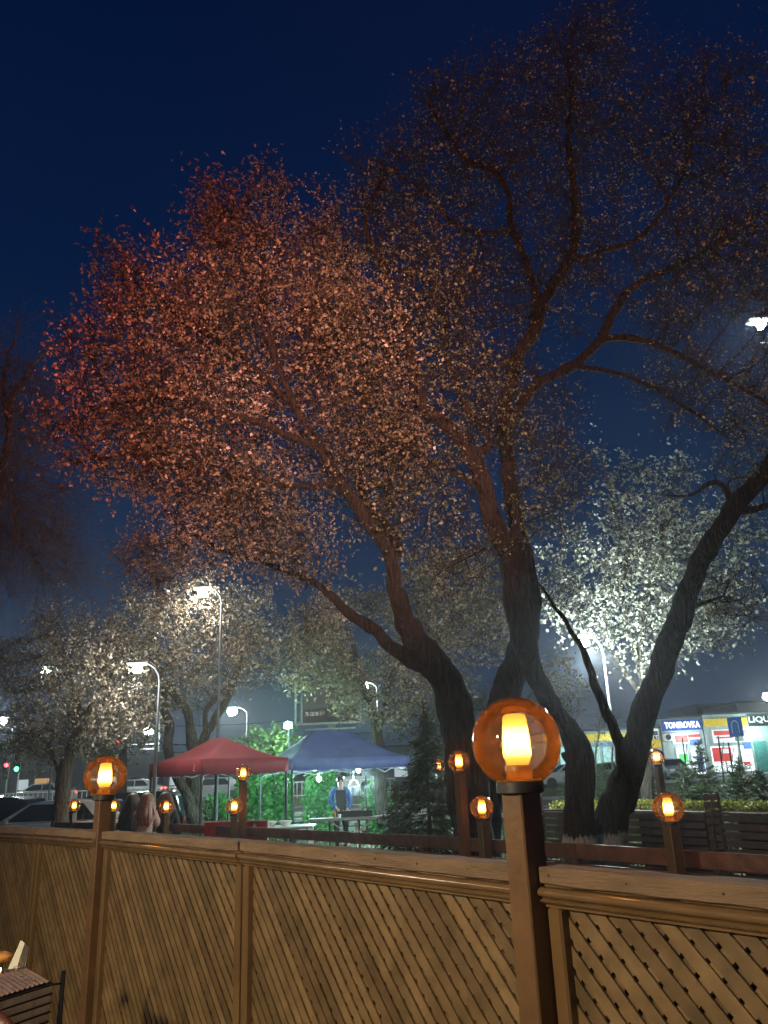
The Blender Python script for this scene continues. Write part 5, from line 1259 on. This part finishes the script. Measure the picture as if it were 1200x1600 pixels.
for k in range(6):
    z = HB-k*HB/5.4; f = k/5.4*.07
    ring = [c+(ins-c)*f for c in cs]; ring = [tuple(np.array([c[0], c[1], z])) for c in ring]
    obj('wire', MB().tube(ring+[ring[0]], .0032, 6), M_darkmetal, t)
for i in (1, 2, 3): obj('corner_wire', MB().tube([cs[i], tuple((cs[i]+(ins-cs[i])*.07)*[1, 1, 0])], .004, 6), M_darkmetal, t)
pt = atz(105, 1518, RZ+.03)-o3; pb = np.array([pt[0]-.0, pt[1]-.0, 0.0])
obj('corner_post', MB().bbox((pt[0]-.004, pt[1]-.03, (RZ+.03-TZ)/2+.01), (.018, .018, RZ+.03-TZ), .004, .4), M_darkmetal, t)
obj('hook', MB().tube([cs[0], tuple(pt*[1, 1, 0]+[0, -.03, HB-.004])], .004, 6), M_darkmetal, t)
# ribbed pinkish food tray resting on the basket under cling film
tr0 = sum([A_, B_, C_, D_])/4
t = thing('food_tray', 'pinkish ribbed tray lying on top of the wire basket under crumpled film', 'tray', (tr0[0], tr0[1], RZ+.002))
e1 = (C_-A_); L1 = np.linalg.norm(e1); e1 = e1/L1; e2 = (B_-A_); L2 = np.linalg.norm(e2); e2 = e2/L2
def trp(u, v, z): q = A_+e1*u*L1+e2*v*L2-tr0; return (q[0], q[1], z)
mb = MB(); n = 26; m_ = 10
vs = [trp(.03+.94*i/n, .04+.92*j/m_, .006+.006*(i % 2)) for i in range(n+1) for j in range(m_+1)]
vs += [trp(.03+.94*i/n, .04+.92*j/m_, .0) for i in range(n+1) for j in range(m_+1)]
N0 = (n+1)*(m_+1); q4 = [(i*(m_+1)+j, i*(m_+1)+j+1, (i+1)*(m_+1)+j+1, (i+1)*(m_+1)+j) for i in range(n) for j in range(m_)]
mb.add(vs, q4+[tuple(N0+a for a in reversed(q)) for q in q4]); obj('ribs', mb, mat('pink_tray', (.24, .16, .13), rough=.35), t)
rng = np.random.default_rng(3); mb = MB(); n = 22
vs = [trp(.25+.75*i/n, .02+.9*j/n, .018+.035*abs(noise.noise(Vector((i*.45, j*.45, 3))))+.05*max(0, .5-abs(i/n-.35)-abs(j/n-.6))) for i in range(n+1) for j in range(n+1)]
mb.add(vs, [(i*(n+1)+j, i*(n+1)+j+1, (i+1)*(n+1)+j+1, (i+1)*(n+1)+j) for i in range(n) for j in range(n)])
M_film = bpy.data.materials.new('clear_film'); M_film.use_nodes = True; nt = M_film.node_tree; nt.nodes.clear()
a = nt.nodes.new('ShaderNodeBsdfTransparent'); b = nt.nodes.new('ShaderNodeBsdfGlossy'); b.inputs['Roughness'].default_value = .12; c = nt.nodes.new('ShaderNodeMixShader'); c.inputs[0].default_value = .16
o_ = nt.nodes.new('ShaderNodeOutputMaterial'); nt.links.new(a.outputs[0], c.inputs[1]); nt.links.new(b.outputs[0], c.inputs[2]); nt.links.new(c.outputs[0], o_.inputs[0])
obj('film', mb, M_film, t)
# napkins in a holder, a bun, a dark chair back
nb = atz(30, 1512, RZ+.02); t = thing('napkin_fan', 'folded white napkins standing up at the back of the food tray', 'napkins', (nb[0], nb[1], RZ+.02))
for k in range(4):
    x = -.010+.007*k; obj('napkin', MB().prism([(x-.030, 0), (x+.006, 0), (x+.03-.004*k, .095-.008*k), (x+.012, .105-.01*k)], -.016+.010*k, -.0145+.010*k), mat('napkin_paper', (.75, .74, .6), rough=.8), t)
nb = atz(3, 1500, RZ+.02); t = thing('bread_roll', 'golden bread roll peeping in at the left edge beside the napkins', 'bread')
t.location = Vector((nb[0], nb[1], RZ+.03)); obj('crust', MB().ball((0, 0, 0), .04, 10, (1.2, .9, .62)), mat('bread_crust', (.55, .24, .06), rough=.5, nscale=30, namt=.5, bump=.6), t, smooth=True)
cb = atz(-8, 1600, .93); t = thing('chair', 'dark red-brown rounded chair back at the bottom left corner', 'chair', (cb[0], cb[1]-.02, 0), math.radians(-25))
obj('backrest', MB().ball((0, 0, .86), .14, 14, (.95, .28, .85)), mat('brown_leather', (.10, .03, .018), rough=.4, bump=.3), t, smooth=True)
obj('seat', MB().bbox((0, -.22, .45), (.4, .4, .06), .02), mat('brown_leather', (.10, .03, .018)), t)
for x in (-.16, .16):
    obj('leg', MB().box((x, -.38, .21), (.035, .035, .42)), M_post, t); obj('leg', MB().box((x*.6, -.03, .38), (.035, .035, .76)), M_post, t)

# ------------------------------------------------------------------ unseen restaurant terrace lights, plus one added red fill
def terrace_flood(label, loc, target, energy, col, spot, size=.08, bl=.6):
    t = thing('terrace_floodlight', label, 'floodlight', (loc[0], loc[1], 0), 0, 'terrace floodlights')
    obj('pole', MB().tube([(0, -.12, 0), (0, -.12, loc[2]+.1)], .03, 8), M_darkmetal, t)
    obj('housing', MB().bbox((0, -.05, loc[2]), (.3, .1, .24), .01), M_darkmetal, t)
    obj('lens', MB().box((0, .004, loc[2]), (.24, .006, .18)), emis('flood_'+str(len(label)), col, 6), t)
    lamp_light('terrace_light', (loc[0], loc[1]+.08, loc[2]), energy, col, size, spot, target, bl)
terrace_flood('red floodlight on the terrace behind the camera turned to the left crown', (-2.6, -1.2, 2.9), (-4.0, 9, 7.6), 5200, (1, .20, .12), 46, .12, .9)  # takes the place of the restaurant's unseen neon sign
terrace_flood('warm white floodlight behind the camera turned to the middle crown', (.6, -1.6, 2.9), (-.5, 9, 5.8), 11500, (1, .55, .44), 35, .12, 1.0)
terrace_flood('warm floodlight at the far left side of the terrace raking along the fence', (-6.0, 4.4, 2.6), (0.3, 2.3, 1.2), 430, (1, .82, .56), 90, .08, 1.0)
terrace_flood('dim red floodlight behind the camera turned to the tall elm top', (1.6, -1.5, 3.0), (2.6, 9, 10.0), 4200, (1, .34, .22), 60, .12, 1.0)  # added only to tint and brighten the tall elm's crown
terrace_flood('warm terrace lamp behind the camera turned to the lattice fence', (-3.2, -.2, 2.8), (-.1, 2.7, 1.1), 820, (1, .80, .52), 120, .12)

# ------------------------------------------------------------------ haze added to give the lamps halos
hz = obj('haze', MB().box((0, 430, 9.5), (1220, 960, 22)), None, None, kind='stuff')
hm = bpy.data.materials.new('haze'); hm.use_nodes = True; nt = hm.node_tree; nt.nodes.clear()
v = nt.nodes.new('ShaderNodeVolumePrincipled'); v.inputs['Color'].default_value = (.85, .9, 1, 1); v.inputs['Density'].default_value = .0014; v.inputs['Anisotropy'].default_value = .8
o_ = nt.nodes.new('ShaderNodeOutputMaterial'); nt.links.new(v.outputs[0], o_.inputs['Volume']); hz.data.materials.append(hm)

# ------------------------------------------------------------------ smoke over the grill
sm = obj('grill_smoke', MB().bbox((0, 0, .42), (.9, .4, .84), .1), None, None, kind='stuff'); g_ = at(572, 1262, 20.0); sm.location = (g_[0], g_[1], .95)
ms = bpy.data.materials.new('smoke'); ms.use_nodes = True; nt = ms.node_tree; nt.nodes.clear()
v = nt.nodes.new('ShaderNodeVolumePrincipled'); v.inputs['Color'].default_value = (.8, .85, .95, 1)
tcx = nt.nodes.new('ShaderNodeTexCoord'); nn = nt.nodes.new('ShaderNodeTexNoise'); nn.inputs['Scale'].default_value = 4.5; nn.inputs['Detail'].default_value = 3; nn.inputs['Distortion'].default_value = 1.2
nt.links.new(tcx.outputs['Object'], nn.inputs['Vector']); gr = nt.nodes.new('ShaderNodeTexGradient'); gr.gradient_type = 'SPHERICAL'
mpp = nt.nodes.new('ShaderNodeMapping'); mpp.inputs['Location'].default_value = (0, 0, -.8); mpp.inputs['Scale'].default_value = (2.3, 4.5, 1.9); nt.links.new(tcx.outputs['Object'], mpp.inputs[0]); nt.links.new(mpp.outputs[0], gr.inputs[0])
mr = nt.nodes.new('ShaderNodeMapRange'); mr.inputs[1].default_value = .48; mr.inputs[2].default_value = .75; mr.inputs[4].default_value = 5.0; nt.links.new(nn.outputs[0], mr.inputs[0])
mu = nt.nodes.new('ShaderNodeMath'); mu.operation = 'MULTIPLY'; nt.links.new(mr.outputs[0], mu.inputs[0]); nt.links.new(gr.outputs[1], mu.inputs[1]); nt.links.new(mu.outputs[0], v.inputs['Density'])
oo_ = nt.nodes.new('ShaderNodeOutputMaterial'); nt.links.new(v.outputs[0], oo_.inputs['Volume']); sm.data.materials.append(ms)
